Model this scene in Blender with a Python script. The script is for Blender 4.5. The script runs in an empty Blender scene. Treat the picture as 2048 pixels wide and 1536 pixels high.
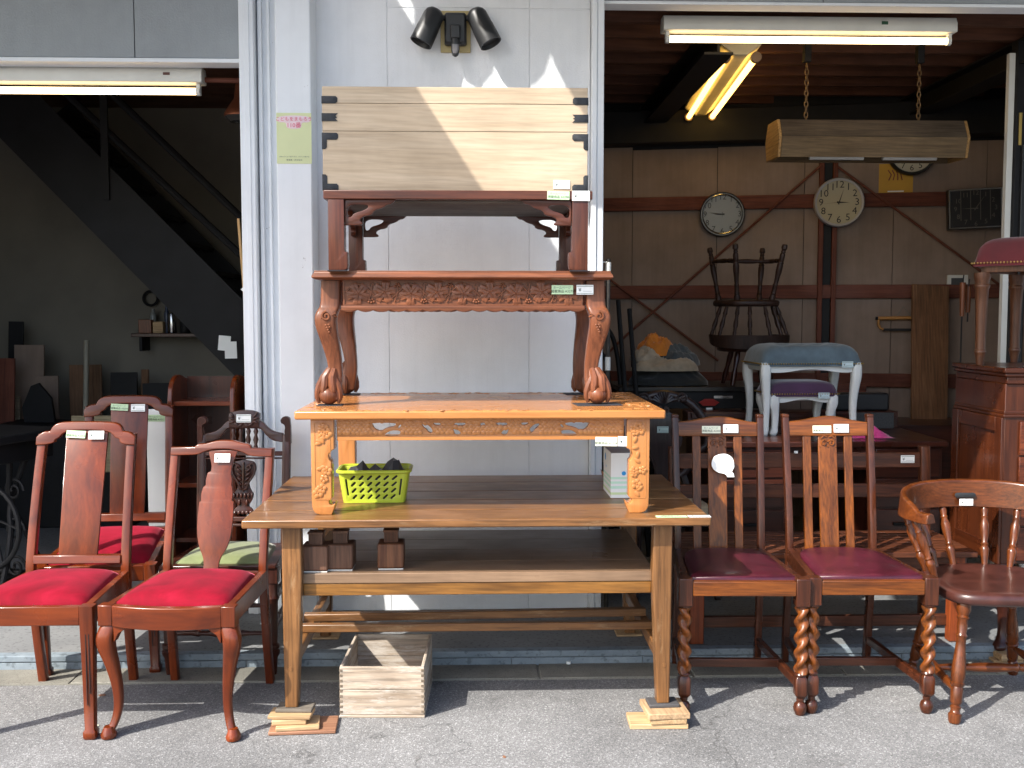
import bpy, bmesh, math, random
from math import sin, cos, pi, radians, sqrt
from mathutils import Vector, Matrix, Euler
random.seed(7)
scn = bpy.context.scene
COL = scn.collection

# ---------------------------------------------------------------- camera, sky, sun, exposure
cam = bpy.data.cameras.new('camera'); camo = bpy.data.objects.new('camera', cam); COL.objects.link(camo)
cam.sensor_width = 36.0; cam.lens = 2100 / 2048 * 36; cam.clip_end = 1000; cam.clip_start = .05
camo.location = (0, 0, 1.42)
camo.rotation_euler = (pi / 2 - math.atan(143 / 2100), 0, -math.atan(67 / 2100))
scn.camera = camo
SUN_AZ, SUN_EL = radians(51), radians(44)          # shadows run to the right and away from the street
w = bpy.data.worlds.new('World'); scn.world = w; w.use_nodes = True
nt = w.node_tree; bg = nt.nodes['Background']
sky = nt.nodes.new('ShaderNodeTexSky'); sky.sky_type = 'NISHITA'; sky.sun_disc = False
sky.sun_elevation = SUN_EL; sky.sun_rotation = pi + SUN_AZ; sky.air_density = 1.0; sky.dust_density = 2.5; sky.ozone_density = 1.0
nt.links.new(sky.outputs[0], bg.inputs[0]); bg.inputs[1].default_value = 0.15
sl = bpy.data.lights.new('sun', 'SUN'); sl.energy = 3.3; sl.angle = radians(.55); sl.color = (1, .955, .88)
so = bpy.data.objects.new('sun', sl); COL.objects.link(so)
sd = Vector((sin(SUN_AZ) * cos(SUN_EL), cos(SUN_AZ) * cos(SUN_EL), -sin(SUN_EL)))
so.rotation_euler = sd.to_track_quat('-Z', 'Y').to_euler()
so.location = (-6, -5, 9)
vs = scn.view_settings; vs.view_transform = 'Standard'; vs.look = 'None'; vs.gamma = 1; vs.exposure = 1.33
vs.use_curve_mapping = False
scn.cycles.use_denoising = True
scn.cycles.max_bounces = 7; scn.cycles.diffuse_bounces = 4

# ---------------------------------------------------------------- mesh helpers
class MB:
    def __init__(s): s.v = []; s.f = []
    def add(s, vs, fs):
        o = len(s.v); s.v += [tuple(p) for p in vs]; s.f += [[i + o for i in f] for f in fs]; return s
    def box(s, x0, x1, y0, y1, z0, z1):
        return s.add([(x0,y0,z0),(x1,y0,z0),(x1,y1,z0),(x0,y1,z0),(x0,y0,z1),(x1,y0,z1),(x1,y1,z1),(x0,y1,z1)],
                     [(0,3,2,1),(4,5,6,7),(0,1,5,4),(1,2,6,5),(2,3,7,6),(3,0,4,7)])
    def obox(s, c, size, rot=(0, 0, 0)):
        m = Matrix.Translation(c) @ Euler(rot).to_matrix().to_4x4(); a, b, d = [q / 2 for q in size]
        return s.add([m @ Vector((i*a, j*b, k*d)) for k in (-1,1) for i, j in ((-1,-1),(1,-1),(1,1),(-1,1))],
                     [(0,3,2,1),(4,5,6,7),(0,1,5,4),(1,2,6,5),(2,3,7,6),(3,0,4,7)])
    def prism(s, poly, axis, a, b):
        n = len(poly)
        p = {'y': lambda u, t, w_: (u, w_, t), 'x': lambda u, t, w_: (w_, u, t), 'z': lambda u, t, w_: (u, t, w_)}[axis]
        return s.add([p(u, t, a) for u, t in poly] + [p(u, t, b) for u, t in poly],
                     [tuple(range(n)), tuple(range(2*n-1, n-1, -1))] + [(i, (i+1) % n, n+(i+1) % n, n+i) for i in range(n)])
    def loft(s, secs, cap=True, closed=False):
        n = len(secs[0]); m = len(secs); fs = []
        for i in range(m if closed else m - 1):
            a = i * n; b = ((i + 1) % m) * n
            fs += [(a+j, a+(j+1) % n, b+(j+1) % n, b+j) for j in range(n)]
        if cap and not closed: fs += [tuple(range(n-1, -1, -1)), tuple(range((m-1)*n, m*n))]
        return s.add([p for q in secs for p in q], fs)
    def tube(s, pts, r, n=8, sx=1.0, closed=False):
        pts = [Vector(p) for p in pts]; m = len(pts)
        rr = r if isinstance(r, (list, tuple)) else [r] * m
        secs = []; up = None
        for i, p in enumerate(pts):
            if closed: t = (pts[(i+1) % m] - pts[i-1]).normalized()
            else: t = (pts[min(i+1, m-1)] - pts[max(i-1, 0)]).normalized()
            if up is None:
                up = Vector((0, 0, 1)) if abs(t.z) < .9 else Vector((0, 1, 0))
            up = (up - t * up.dot(t)).normalized(); sd_ = t.cross(up)
            secs.append([p + (up * cos(2*pi*j/n) + sd_ * sin(2*pi*j/n) * sx) * rr[i] for j in range(n)])
        return s.loft(secs, True, closed)
    def turned(s, p0, p1, prof, n=14):
        p0 = Vector(p0); p1 = Vector(p1); t = (p1 - p0); L = t.length; t.normalize()
        a = Vector((0, 1, 0)) if abs(t.y) < .9 else Vector((1, 0, 0)); a = (a - t*a.dot(t)).normalized(); b = t.cross(a)
        return s.loft([[p0 + t*(L*q) + (a*cos(2*pi*j/n) + b*sin(2*pi*j/n))*r for j in range(n)] for q, r in prof])
    def lathe(s, prof, c=(0, 0, 0), n=20):
        return s.loft([[(c[0]+r*cos(2*pi*j/n), c[1]+r*sin(2*pi*j/n), c[2]+z) for j in range(n)] for r, z in prof])
    def ball(s, c, r, n=10, m=6):
        rx, ry, rz = r if isinstance(r, (tuple, list)) else (r, r, r)
        return s.loft([[(c[0]+rx*sin(pi*max(.04, min(.96, i/m)))*cos(2*pi*j/n), c[1]+ry*sin(pi*max(.04, min(.96, i/m)))*sin(2*pi*j/n), c[2]-rz*cos(pi*i/m)) for j in range(n)] for i in range(m+1)])
    def dome(s, c, r, h, n=9, rx=None, rot=0):
        rx = rx or r                                              # raised toward -y
        def q(u, v, y):
            return (c[0]+u*cos(rot)-v*sin(rot), y, c[2]+u*sin(rot)+v*cos(rot))
        ring = lambda k, y: [q(rx*k*cos(2*pi*j/n), r*k*sin(2*pi*j/n), y) for j in range(n)]
        return s.loft([ring(1, c[1]), ring(.97, c[1]-h*.55), ring(.6, c[1]-h*.95), ring(.12, c[1]-h)])
    def plate(s, loops, thick, bevel=.002, res=1):
        k = bpy.data.curves.new('k', 'CURVE'); k.dimensions = '2D'; k.fill_mode = 'BOTH'
        bevel = min(bevel, thick * .45); k.extrude = thick/2 - bevel; k.bevel_depth = bevel; k.offset = -bevel; k.bevel_resolution = res
        for lp in loops:
            sp = k.splines.new('POLY'); sp.points.add(len(lp)-1); sp.use_cyclic_u = True
            for p, q in zip(sp.points, lp): p.co = (q[0], q[1], 0, 1)
        o = bpy.data.objects.new('k', k); m = bpy.data.meshes.new_from_object(o)
        s.add([(v.co.x, -v.co.z, v.co.y) for v in m.vertices], [tuple(p.vertices) for p in m.polygons])
        bpy.data.objects.remove(o); bpy.data.curves.remove(k); bpy.data.meshes.remove(m); return s
    def map(s, fn): s.v = [tuple(fn(*p)) for p in s.v]; return s
    def move(s, x=0, y=0, z=0): return s.map(lambda a, b, c: (a+x, b+y, c+z))
    def mirror(s): return s.map(lambda a, b, c: (-a, b, c))
    def rot(s, e, c=(0, 0, 0)):
        m = Euler(e).to_matrix(); c = Vector(c); return s.map(lambda a, b, d: m @ (Vector((a, b, d)) - c) + c)
    def mesh(s, ang=38):
        me = bpy.data.meshes.new('m'); me.from_pydata(s.v, [], s.f)
        bm = bmesh.new(); bm.from_mesh(me); bmesh.ops.remove_doubles(bm, verts=bm.verts, dist=1e-6)
        bmesh.ops.recalc_face_normals(bm, faces=bm.faces); bm.to_mesh(me); bm.free()
        me.shade_smooth(); me.set_sharp_from_angle(angle=radians(ang)); return me
    def build(s, name, mat, parent=None, bevel=0, ang=38, loc=None, rot=None):
        me = s.mesh(ang); return put(name, me, mat, parent, bevel, loc, rot)
def put(name, me, mat, parent=None, bevel=0, loc=None, rot=None):
    o = bpy.data.objects.new(name, me); COL.objects.link(o)
    if mat is not None and not me.materials: me.materials.append(mat)
    me.name = name
    if parent: o.parent = parent
    if loc: o.location = loc
    if rot: o.rotation_euler = rot
    if bevel:
        b = o.modifiers.new('bevel', 'BEVEL'); b.width = bevel; b.segments = 2; b.limit_method = 'ANGLE'; b.angle_limit = radians(35)
    return o
def tag(o, label, cat, group=None):
    o['label'] = label; o['category'] = cat
    if group: o['group'] = group
    return o
def thing(name, label, cat, loc=(0, 0, 0), rz=0, group=None, rx=0, ry=0):
    o = bpy.data.objects.new(name, None); COL.objects.link(o); o.empty_display_size = .1
    o.location = loc; o.rotation_euler = (rx, ry, rz); return tag(o, label, cat, group)
def struct(o): o['kind'] = 'structure'; return o
def stuff(o): o['kind'] = 'stuff'; return o
def copy_tree(o, parent=None):
    c = o.copy(); COL.objects.link(c); c.parent = parent
    for ch in list(o.children): copy_tree(ch, c)
    return c
def rsec(cx, cy, z, wx, wy, k=.25, n=3):
    """rounded rectangle section, flat in z"""
    pts = []; r = min(wx, wy) * k
    for sx, sy, a0 in ((1, 1, 0), (-1, 1, pi/2), (-1, -1, pi), (1, -1, 1.5*pi)):
        for i in range(n+1):
            a = a0 + pi/2*i/n; pts.append((cx+sx*(wx/2-r)+r*cos(a), cy+sy*(wy/2-r)+r*sin(a), z))
    return pts
def arc(cx, cz, r, a0, a1, n=8, rz=None):
    rz = rz or r
    return [(cx+r*cos(radians(a0+(a1-a0)*i/n)), cz+rz*sin(radians(a0+(a1-a0)*i/n))) for i in range(n+1)]
def smooth(pts, it=2):
    """Chaikin on an open polyline of any dimension"""
    for _ in range(it):
        q = [pts[0]]
        for a, b in zip(pts, pts[1:]):
            q.append(tuple(.75*i+.25*j for i, j in zip(a, b))); q.append(tuple(.25*i+.75*j for i, j in zip(a, b)))
        q.append(pts[-1]); pts = q
    return pts
def smoothc(pts, it=2):
    for _ in range(it):
        q = []
        for a, b in zip(pts, pts[1:]+pts[:1]):
            q.append(tuple(.75*i+.25*j for i, j in zip(a, b))); q.append(tuple(.25*i+.75*j for i, j in zip(a, b)))
        pts = q
    return pts
def spiral(c, r0, r1, a0, turns, y, n=22):
    return [(c[0]+(r0+(r1-r0)*i/n)*cos(a0+turns*2*pi*i/n), y, c[1]+(r0+(r1-r0)*i/n)*sin(a0+turns*2*pi*i/n)) for i in range(n+1)]
TXT = {}
def text_mesh(body, size, mat, key=None):
    k = (body, size, mat.name)
    if k in TXT: return TXT[k]
    c = bpy.data.curves.new('t', 'FONT'); c.body = body; c.size = size; c.align_x = 'CENTER'; c.align_y = 'CENTER'; c.space_line = .95; c.resolution_u = 2
    o = bpy.data.objects.new('t', c); m = bpy.data.meshes.new_from_object(o)
    for v in m.vertices: v.co = (v.co.x, 0, v.co.y)
    m.materials.clear(); m.materials.append(mat); bpy.data.objects.remove(o); TXT[k] = m; return m

# ---------------------------------------------------------------- materials
class NT:
    def __init__(s, name):
        s.m = bpy.data.materials.new(name); s.m.use_nodes = True; s.t = s.m.node_tree; s.b = s.t.nodes['Principled BSDF']
    def n(s, t, **kw):
        x = s.t.nodes.new('ShaderNode'+t)
        for k, v in kw.items():
            if k in x.inputs: x.inputs[k].default_value = v
            else: setattr(x, k, v)
        return x
    def l(s, a, b): s.t.links.new(a, b)
    def set(s, **kw):
        for k, v in kw.items():
            k = k.replace('_', ' ')
            if k in s.b.inputs: s.b.inputs[k].default_value = v
        return s
    def coords(s, scale=(1, 1, 1), rnd=True, src='Object'):
        tc = s.n('TexCoord'); mp = s.n('Mapping'); mp.inputs['Scale'].default_value = scale
        if rnd:
            oi = s.n('ObjectInfo'); ml = s.n('Math', operation='MULTIPLY'); ml.inputs[1].default_value = 13.7; s.l(oi.outputs['Random'], ml.inputs[0])
            va = s.n('VectorMath', operation='ADD'); s.l(tc.outputs[src], va.inputs[0]); s.l(ml.outputs[0], va.inputs[1]); s.l(va.outputs[0], mp.inputs[0])
        else: s.l(tc.outputs[src], mp.inputs[0])
        return mp.outputs[0]
    def noise(s, vec, scale, detail=4, rough=.55, dist=0):
        x = s.n('TexNoise', Scale=scale, Detail=detail, Roughness=rough, Distortion=dist); s.l(vec, x.inputs['Vector']); return x.outputs['Fac']
    def ramp(s, fac, stops):
        x = s.n('ValToRGB'); e = x.color_ramp.elements
        while len(e) < len(stops): e.new(.5)
        for el, (p, c) in zip(e, stops): el.position = p; el.color = (*c, 1) if len(c) == 3 else c
        s.l(fac, x.inputs[0]); return x.outputs[0]
    def mix(s, fac, a, b, mode='MIX'):
        x = s.n('MixRGB', blend_type=mode)
        for i, q in ((0, fac), (1, a), (2, b)):
            if isinstance(q, (int, float)): x.inputs[i].default_value = q
            elif isinstance(q, tuple): x.inputs[i].default_value = (*q, 1)
            else: s.l(q, x.inputs[i])
        return x.outputs[0]
    def bump(s, h, strength, dist=.002):
        x = s.n('Bump', Strength=strength, Distance=dist); s.l(h, x.inputs['Height']); s.l(x.outputs[0], s.b.inputs['Normal'])
def g(v): return (v, v, v)
def plain(name, col, rough=.5, metal=0, coat=0, var=.12, vs_=6, bump=0, bs=80, sheen=0, spec=.5, bd=.002):
    t = NT(name); t.set(Roughness=rough, Metallic=metal, Coat_Weight=coat, Coat_Roughness=.12, Sheen_Weight=sheen, Specular_IOR_Level=spec)
    v = t.coords()
    f = t.noise(v, vs_, 5)
    lo = tuple(c*(1-var) for c in col); hi = tuple(min(1, c*(1+var)) for c in col)
    t.l(t.ramp(f, [(.3, lo), (.7, hi)]), t.b.inputs['Base Color'])
    if bump: t.bump(t.noise(v, bs, 3), bump, bd)
    return t.m
WD = {}
def wood(name, dark, light, axis='X', rough=.34, coat=.35, sc=1., streak=.45, wear=None, wf=.55, bump=.12, stain=.5):
    key = name + axis
    if key in WD: return WD[key]
    t = NT(key); t.set(Coat_Weight=coat*.55, Coat_Roughness=.12, Specular_IOR_Level=.34)
    st = {'X': (1.3, 14, 14), 'Y': (14, 1.3, 14), 'Z': (14, 14, 1.3)}[axis]; fn = {'X': (4, 100, 100), 'Y': (100, 4, 100), 'Z': (100, 100, 4)}[axis]
    a = t.coords(tuple(q*sc for q in st)); b = t.coords(tuple(q*sc for q in fn)); c = t.coords((3.2, 3.2, 3.2))
    f1 = t.noise(a, 1.6, 6, .6, .9); f2 = t.noise(b, 1, 4, .6, .3); f3 = t.noise(c, 1, 4, .6)
    col = t.ramp(f1, [(.28, dark), (.52, tuple(.5*(x+y) for x, y in zip(dark, light))), (.75, light)])
    col = t.mix(streak, col, t.ramp(f2, [(.36, g(.28)), (.56, g(1.05))]), 'MULTIPLY')
    col = t.mix(stain, col, t.ramp(f3, [(.3, g(.42)), (.62, g(1.08))]), 'MULTIPLY')
    wvx = t.n('TexWave', Scale=2.6, Distortion=7.0, Detail=4.0); wvx.inputs['Detail Scale'].default_value = 1.2; wvx.bands_direction = 'DIAGONAL'; t.l(a, wvx.inputs['Vector'])
    col = t.mix(min(.3, streak*.45) if not wear else .12, col, t.ramp(wvx.outputs['Fac'], [(.15, g(.52)), (.45, g(1.0)), (.9, g(1.12))]), 'MULTIPLY')
    if wear:
        ws = {'X': (4, 22, 22), 'Y': (22, 4, 22), 'Z': (22, 22, 4)}[axis]; wn = t.noise(t.coords(ws), 1, 9, .78); col = t.mix(t.ramp(wn, [(wf, g(0)), (wf+.16, g(.75))]), col, wear)
    t.l(col, t.b.inputs['Base Color'])
    t.l(t.ramp(f3, [(.3, g(rough*1.25)), (.7, g(rough*.8))]), t.b.inputs['Roughness'])
    t.bump(f2, bump, .0012); WD[key] = t.m; return t.m
def mahog(ax='Z'): return wood('mahogany ', (.075, .012, .0026), (.205, .036, .0056), ax, .3, .45, .8, .2)
def mahogd(ax='Z'): return wood('dark mahogany ', (.028, .0075, .005), (.085, .023, .012), ax, .32, .4, .8, .35)
def oak(ax='Z'): return wood('fumed oak ', (.085, .021, .0038), (.275, .078, .0105), ax, .36, .3, 1.2, .6, stain=.6)
def oakd(ax='Z'): return wood('dark oak ', (.032, .009, .0045), (.105, .028, .010), ax, .3, .45, 1.1, .5)
def worn(ax='X'): return wood('worn oak ', (.125, .053, .0175), (.28, .13, .046), ax, .36, .25, 1.1, .55, (.36, .24, .13), .55)
def teak(ax='X'): return wood('carved teak ', (.12, .036, .0145), (.25, .086, .036), ax, .42, .2, 1., .45)
def honey(ax='X'): return wood('honey lacquer ', (.40, .150, .041), (.51, .22, .067), ax, .26, .4, .8, .15, stain=.08, bump=.04)
def rose(ax='X'): return wood('rosewood ', (.055, .0135, .0065), (.135, .037, .016), ax, .36, .35, 1., .4)
def pale(ax='X'): return wood('paulownia ', (.43, .325, .215), (.57, .455, .325), ax, .62, 0, .9, .2, stain=.25)
def crate_w(ax='X'): return wood('grey crate pine ', (.30, .22, .15), (.58, .49, .39), ax, .75, 0, 1.1, .55, (.60, .56, .50), .5, .3)
def pine(ax='X'): return wood('pine block ', (.44, .27, .13), (.62, .43, .24), ax, .6, 0, 1.2, .4)
def bench_w(ax='X'): return wood('bench oak ', (.05, .015, .008), (.16, .05, .02), ax, .42, .2, 1.1, .55)
M = {}
M['tube'] = NT('lit tube').set(Emission_Color=(1, .70, .36, 1), Emission_Strength=2.8, Base_Color=(.9, .85, .7, 1)).m
M['tube2'] = NT('lit yellow tube').set(Emission_Color=(1, .58, .13, 1), Emission_Strength=2.6, Base_Color=(.9, .8, .5, 1)).m
M['black'] = plain('black plastic', (.018, .019, .021), .42, bump=.05)
M['ink'] = plain('ink', (.03, .05, .035), .6, var=0)
M['ink2'] = plain('grey ink', (.16, .2, .17), .6, var=0)
M['tagw'] = plain('white card', (.82, .84, .82), .45, var=.02)
M['tagg'] = plain('green card', (.50, .68, .42), .45, var=.03)
M['tagc'] = plain('cream card', (.78, .80, .62), .45, var=.03)
M['iron'] = plain('blackened iron', (.02, .022, .026), .55, .3, var=.4, vs_=60, bump=.5, bs=160)
M['whitemetal'] = plain('white enamel', (.62, .62, .58), .4, var=.08)
M['steel'] = plain('black steel', (.010, .010, .011), .6, 0, var=.3, spec=.25)
M['chrome'] = plain('chrome', (.6, .6, .6), .2, 1, var=.05)
M['rubber'] = plain('black rubber', (.02, .022, .03), .8)
M['gold'] = plain('brass', (.5, .33, .1), .35, 1, var=.1)
M['blue'] = plain('blue print', (.03, .32, .70), .5, var=.03)

def asphalt():
    t = NT('asphalt'); t.set(Roughness=.85, Specular_IOR_Level=.3)
    v = t.coords(rnd=False)
    base = t.ramp(t.noise(v, 1.1, 6, .6), [(.3, g(.185)), (.7, g(.235))])
    vo = t.n('TexVoronoi', Scale=210.0); t.l(v, vo.inputs['Vector'])
    sp = t.ramp(vo.outputs['Color'], [(.0, g(.45)), (.35, g(.88)), (.72, g(1.12)), (.92, g(2.1))])
    col = t.mix(.8, base, sp, 'MULTIPLY')
    dk = t.ramp(t.noise(v, 330, 2), [(.35, g(.3)), (.45, g(1))]); col = t.mix(.85, col, dk, 'MULTIPLY')
    lt = t.ramp(t.noise(v, 280, 1), [(.70, g(0)), (.75, g(.55))]); col = t.mix(lt, col, (.55, .55, .53))
    st = t.ramp(t.noise(v, .55, 3), [(.38, g(.82)), (.6, g(1.06))]); col = t.mix(1, col, st, 'MULTIPLY')
    big = t.ramp(t.noise(v, 3.2, 5, .7, 1.2), [(.3, g(.78)), (.5, g(1.0)), (.72, g(1.1))]); col = t.mix(.8, col, big, 'MULTIPLY')
    oil = t.ramp(t.noise(v, 9, 3, .5), [(.24, (.55, .5, .46)), (.3, g(1))]); col = t.mix(.6, col, oil, 'MULTIPLY')
    cv = t.n('TexVoronoi', Scale=.55, feature='DISTANCE_TO_EDGE'); wv = t.n('VectorMath', operation='ADD'); nz = t.n('TexNoise', Scale=2.5, Detail=6.0)
    t.l(v, nz.inputs['Vector']); t.l(v, wv.inputs[0]); t.l(nz.outputs['Color'], wv.inputs[1]); t.l(wv.outputs[0], cv.inputs['Vector'])
    col = t.mix(.55, col, t.ramp(cv.outputs['Distance'], [(.0, g(.3)), (.0025, g(.45)), (.005, g(1))]), 'MULTIPLY')
    t.l(col, t.b.inputs['Base Color']); t.bump(vo.outputs['Distance'], .4, .003); return t.m
def concrete(name, lo, hi, sc=3, bump=.25, sp=120):
    t = NT(name); t.set(Roughness=.85, Specular_IOR_Level=.25); v = t.coords(rnd=True)
    col = t.ramp(t.noise(v, sc, 8, .65), [(.3, lo), (.7, hi)])
    pit = t.ramp(t.noise(v, sp, 3), [(.33, g(.45)), (.45, g(1))]); col = t.mix(.7, col, pit, 'MULTIPLY')
    t.l(col, t.b.inputs['Base Color']); t.bump(t.noise(v, sp, 4), bump, .003); return t.m
def wallpaint(name, col, bump=.35, sc=150, stain=.12):
    t = NT(name); t.set(Roughness=.62, Specular_IOR_Level=.3); v = t.coords(rnd=False)
    lo = tuple(c*(1-stain) for c in col)
    c = t.ramp(t.noise(v, 1.7, 6, .6), [(.35, lo), (.6, col)])
    stv = t.coords((9, 9, .55), False); c = t.mix(.22, c, t.ramp(t.noise(stv, 1.3, 6, .7), [(.34, g(.80)), (.52, g(1))]), 'MULTIPLY')
    chips = t.ramp(t.noise(v, 14, 7, .7), [(.285, (.16, .13, .11)), (.30, g(1))]); c = t.mix(.8, c, chips, 'MULTIPLY')
    t.l(c, t.b.inputs['Base Color']); t.bump(t.noise(v, sc, 3, .6), bump, .004); return t.m
M['asphalt'] = asphalt()
M['kerb'] = concrete('concrete block', (.15, .145, .125), (.25, .24, .205), 4, .5, 160)
M['slab'] = concrete('floor concrete', (.15, .155, .16), (.23, .235, .235), 2.2, .15, 60)
M['slabpaint'] = concrete('painted step', (.15, .185, .215), (.25, .295, .325), 7, .3, 40)
M['wall'] = wallpaint('stippled white paint', (.83, .852, .88))
M['metalpaint'] = wallpaint('painted steel', (.83, .858, .885), .04, 60)
M['lintel'] = wallpaint('grey stipple with awning shade', (.335, .36, .375), .5, 120, .2)  # lintel grey deepened to stand in for the awning's shade
M['ply'] = wood('plywood wall ', (.235, .172, .134), (.275, .207, .165), 'Z', .75, 0, .4, .06, stain=.3)
M['girt'] = wood('girt timber ', (.10, .028, .016), (.19, .058, .032), 'X', .7, 0, 1, .3)
M['girtz'] = wood('girt timber ', (.10, .028, .016), (.19, .058, .032), 'Z', .7, 0, 1, .3)
M['ceil'] = wood('ceiling board ', (.07, .027, .014), (.15, .06, .032), 'X', .7, 0, .6, .3)
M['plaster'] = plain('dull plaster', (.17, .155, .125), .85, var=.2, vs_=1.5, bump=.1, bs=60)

# ---------------------------------------------------------------- setting: ground, step, building
struct(MB().add([(-150,-150,0),(150,-150,0),(150,150,0),(-150,150,0)], [(0,1,2,3)]).build('ground', M['asphalt']))
ps = struct(MB().box(-8, 8, 3.975, 4.142, -.05, .003).build('paving_strip', M['kerb']))
for i in range(-12, 13):
    x = .235 + i*.6
    MB().box(x+.004, x+.596, 3.978, 4.14, -.03, .008+random.uniform(-.001, .002)).build('concrete_block', M['kerb'], ps, .003)
fl = struct(MB().box(-8, 8, 4.145, 8.6, -.1, .06).build('floor_slab', M['slab']))
for i in range(-10, 11):
    x = .13 + i*.53
    MB().box(x+.001, x+.529, 4.139, 4.2, -.02, .0335).build('step_course', M['slabpaint'], fl, .002)
MB().box(-8, 8, 4.136, 4.185, .036, .0625).build('step_nosing', M['slabpaint'], fl, .004)

B = thing('shop_building', 'white painted shop front with two open bays and a stippled pier', 'building', (0, 4.74, 0))
def pnl(x0, x1, z0, z1, m, y0=0, y1=.09, nm='wall_panel', bev=.002): return MB().box(x0, x1, y0, y1, z0, z1).build(nm, m, B, bev)
W = M['wall']
pnl(-.72, -.4015, .061, 4.6, W, 0, .09, 'wall_panel', .0015); pnl(-.4000, .2275, .061, 2.756, W); pnl(.229, .50, .061, 2.756, W)
pnl(-.400, .2275, 2.762, 4.6, W); pnl(.229, .50, 2.762, 4.6, W)
pnl(-.71, .50, .02, 4.58, W, .0045, .12, 'wall_backing', 0)
pnl(-.862, -.712, .061, 4.6, M['metalpaint'], -.16, .12, 'column', .006)
pnl(-.975, -.86, .061, 4.6, M['metalpaint'], .03, .1, 'door_track_backing', 0)
pnl(-.968, -.952, .061, 4.6, M['metalpaint'], .005, .04, 'door_track', .002)
pnl(-.930, -.918, .061, 4.6, M['metalpaint'], .005, .04, 'door_track', .002)
pnl(-1.042, -.978, .061, 4.6, M['metalpaint'], -.04, .06, 'door_jamb', .004)
pnl(-1.018, -.996, .061, 4.6, M['metalpaint'], -.046, -.02, 'door_jamb', .002)
pnl(.502, .525, .061, 4.6, M['metalpaint'], -.055, .1, 'door_jamb', .004)
pnl(.5255, .556, .061, 4.6, M['metalpaint'], -.048, .1, 'door_jamb', .004)
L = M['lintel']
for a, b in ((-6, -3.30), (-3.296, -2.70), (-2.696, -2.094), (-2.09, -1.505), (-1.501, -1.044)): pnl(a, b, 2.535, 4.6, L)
pnl(-6, -1.046, 2.515, 2.533, M['metalpaint'], -.005, .1, 'lintel_trim', .002)
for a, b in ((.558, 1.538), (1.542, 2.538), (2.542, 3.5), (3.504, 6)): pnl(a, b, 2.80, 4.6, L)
pnl(.558, 6, 2.784, 2.798, M['metalpaint'], -.004, .1, 'lintel_trim', .002)
pnl(-6, -3.3, .061, 2.51, W); pnl(2.95, 6, .061, 2.78, W)
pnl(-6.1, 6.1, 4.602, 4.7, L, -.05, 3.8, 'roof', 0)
def awning(x0, x1, label):
    a = thing('awning', label, 'awning', (0, 0, 0), group='sloping awnings above the bays')
    m = plain('awning sheet', (.33, .36, .37), .6) if 'awn' not in M else M['awn']; M['awn'] = m
    e0, e1 = (-1.01, -1.30) if x1 < 0 else (x1, x1)
    b0, b1 = (x0, x0) if x1 < 0 else (-.485, -.64)
    MB().loft([[(xs, y, z), (xe, y, z), (xe, y, z+.02), (xs, y, z+.02)] for y, z, xs, xe in ((2.855, 3.095, b0, e0), (4.735, 4.23, b1, e1))]).build('sheet', m, a)
    n = 3
    for i in range(n):
        x = x0 + (x1-x0)*(.12+.76*i/(n-1)); MB().tube([(x, 4.73, 3.7), (x, 3.2, 3.29)], .015).build('bracket', M['steel'], a)
awning(-6, -1.04, 'grey sheet awning over the left bay, above the picture')
awning(-.50, 6, 'grey sheet awning over the right bay, above the picture')

va = thing('scalloped_awning', 'short awning with a scalloped edge and an added jamb-shading flap between the two sheet awnings', 'awning')
MB().prism([(4.05, 3.816), (4.05, 3.83), (4.734, 4.249), (4.734, 4.235)], 'x', -1.13, -.505).build('sheet', M['awn'], va)
sv = [(-.15, 3.815), (-1.13, 3.815), (-1.13, 3.49), (-1.09, 3.485), (-1.05, 3.50), (-1.015, 3.54)]
for x0 in (-.977, -.748): sv += [(x0-.012, 3.66), (x0, 3.715), (x0+.012, 3.65)] + ([(x0+.04, 3.54), (x0+.08, 3.495), (x0+.115, 3.485), (x0+.15, 3.495), (x0+.19, 3.54)] if x0 < -.8 else [(x0+.04, 3.54), (x0+.08, 3.495), (x0+.115, 3.485), (x0+.15, 3.495), (x0+.19, 3.54), (x0+.222, 3.64), (x0+.236, 3.58), (-.46, 3.48), (-.44, 2.87), (-.15, 2.87)])  # last points add an unseen hanging flap that shades the right jamb
MB().plate([sv], .008, .001).move(0, 4.05, 0).build('valance_with_shade_flap', M['awn'], va)
# interior shells
struct(MB().box(-3.5, -.9, 7.6, 7.7, .06, 2.9).build('back_wall', M['plaster']))
struct(MB().box(-3.6, -3.5, 4.9, 7.7, .06, 2.9).build('side_wall', M['plaster']))
struct(MB().box(-.15, -.05, 4.87, 8.4, .06, 2.9).build('partition_wall', M['plaster']))
struct(MB().box(-.9, -.15, 7.6, 7.7, .06, 2.9).build('back_wall', M['plaster']))
struct(MB().box(-3.6, -.1, 4.85, 7.7, 2.86, 2.96).build('ceiling', M['ceil']))
cl = struct(MB().box(-.1, 3.8, 4.85, 8.6, 2.87, 2.97).build('ceiling', M['ceil']))
for i in range(11):
    y = 5.05 + i*.27; MB().box(-.04, 3.7, y, y+.045, 2.79, 2.866).build('ceiling_joist', M['ceil'], cl, .003)
for i in range(16):
    y = 4.86+i*.23; MB().box(-.05, 3.7, y+.002, y+.226, 2.855-.003*(i % 2), 2.868).build('ceiling_board', M['ceil'], cl)
for x in (1.16, 2.78):
    b = MB().box(x-.07, x+.07, 5.12, 7.6, 2.66, 2.672).box(x-.006, x+.006, 5.12, 7.6, 2.672, 2.775).box(x-.07, x+.07, 5.12, 7.6, 2.775, 2.787)
    tag(b.build('steel_beam', M['steel']), 'black steel roof beam above the %s' % ('double yellow tube lamp' if x < 2 else 'square black clock, at the right'), 'beam', 'roof beams of the right bay')
struct(MB().box(3.7, 3.8, 4.9, 8.6, .06, 2.9).build('side_wall', M['plaster']))
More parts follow.
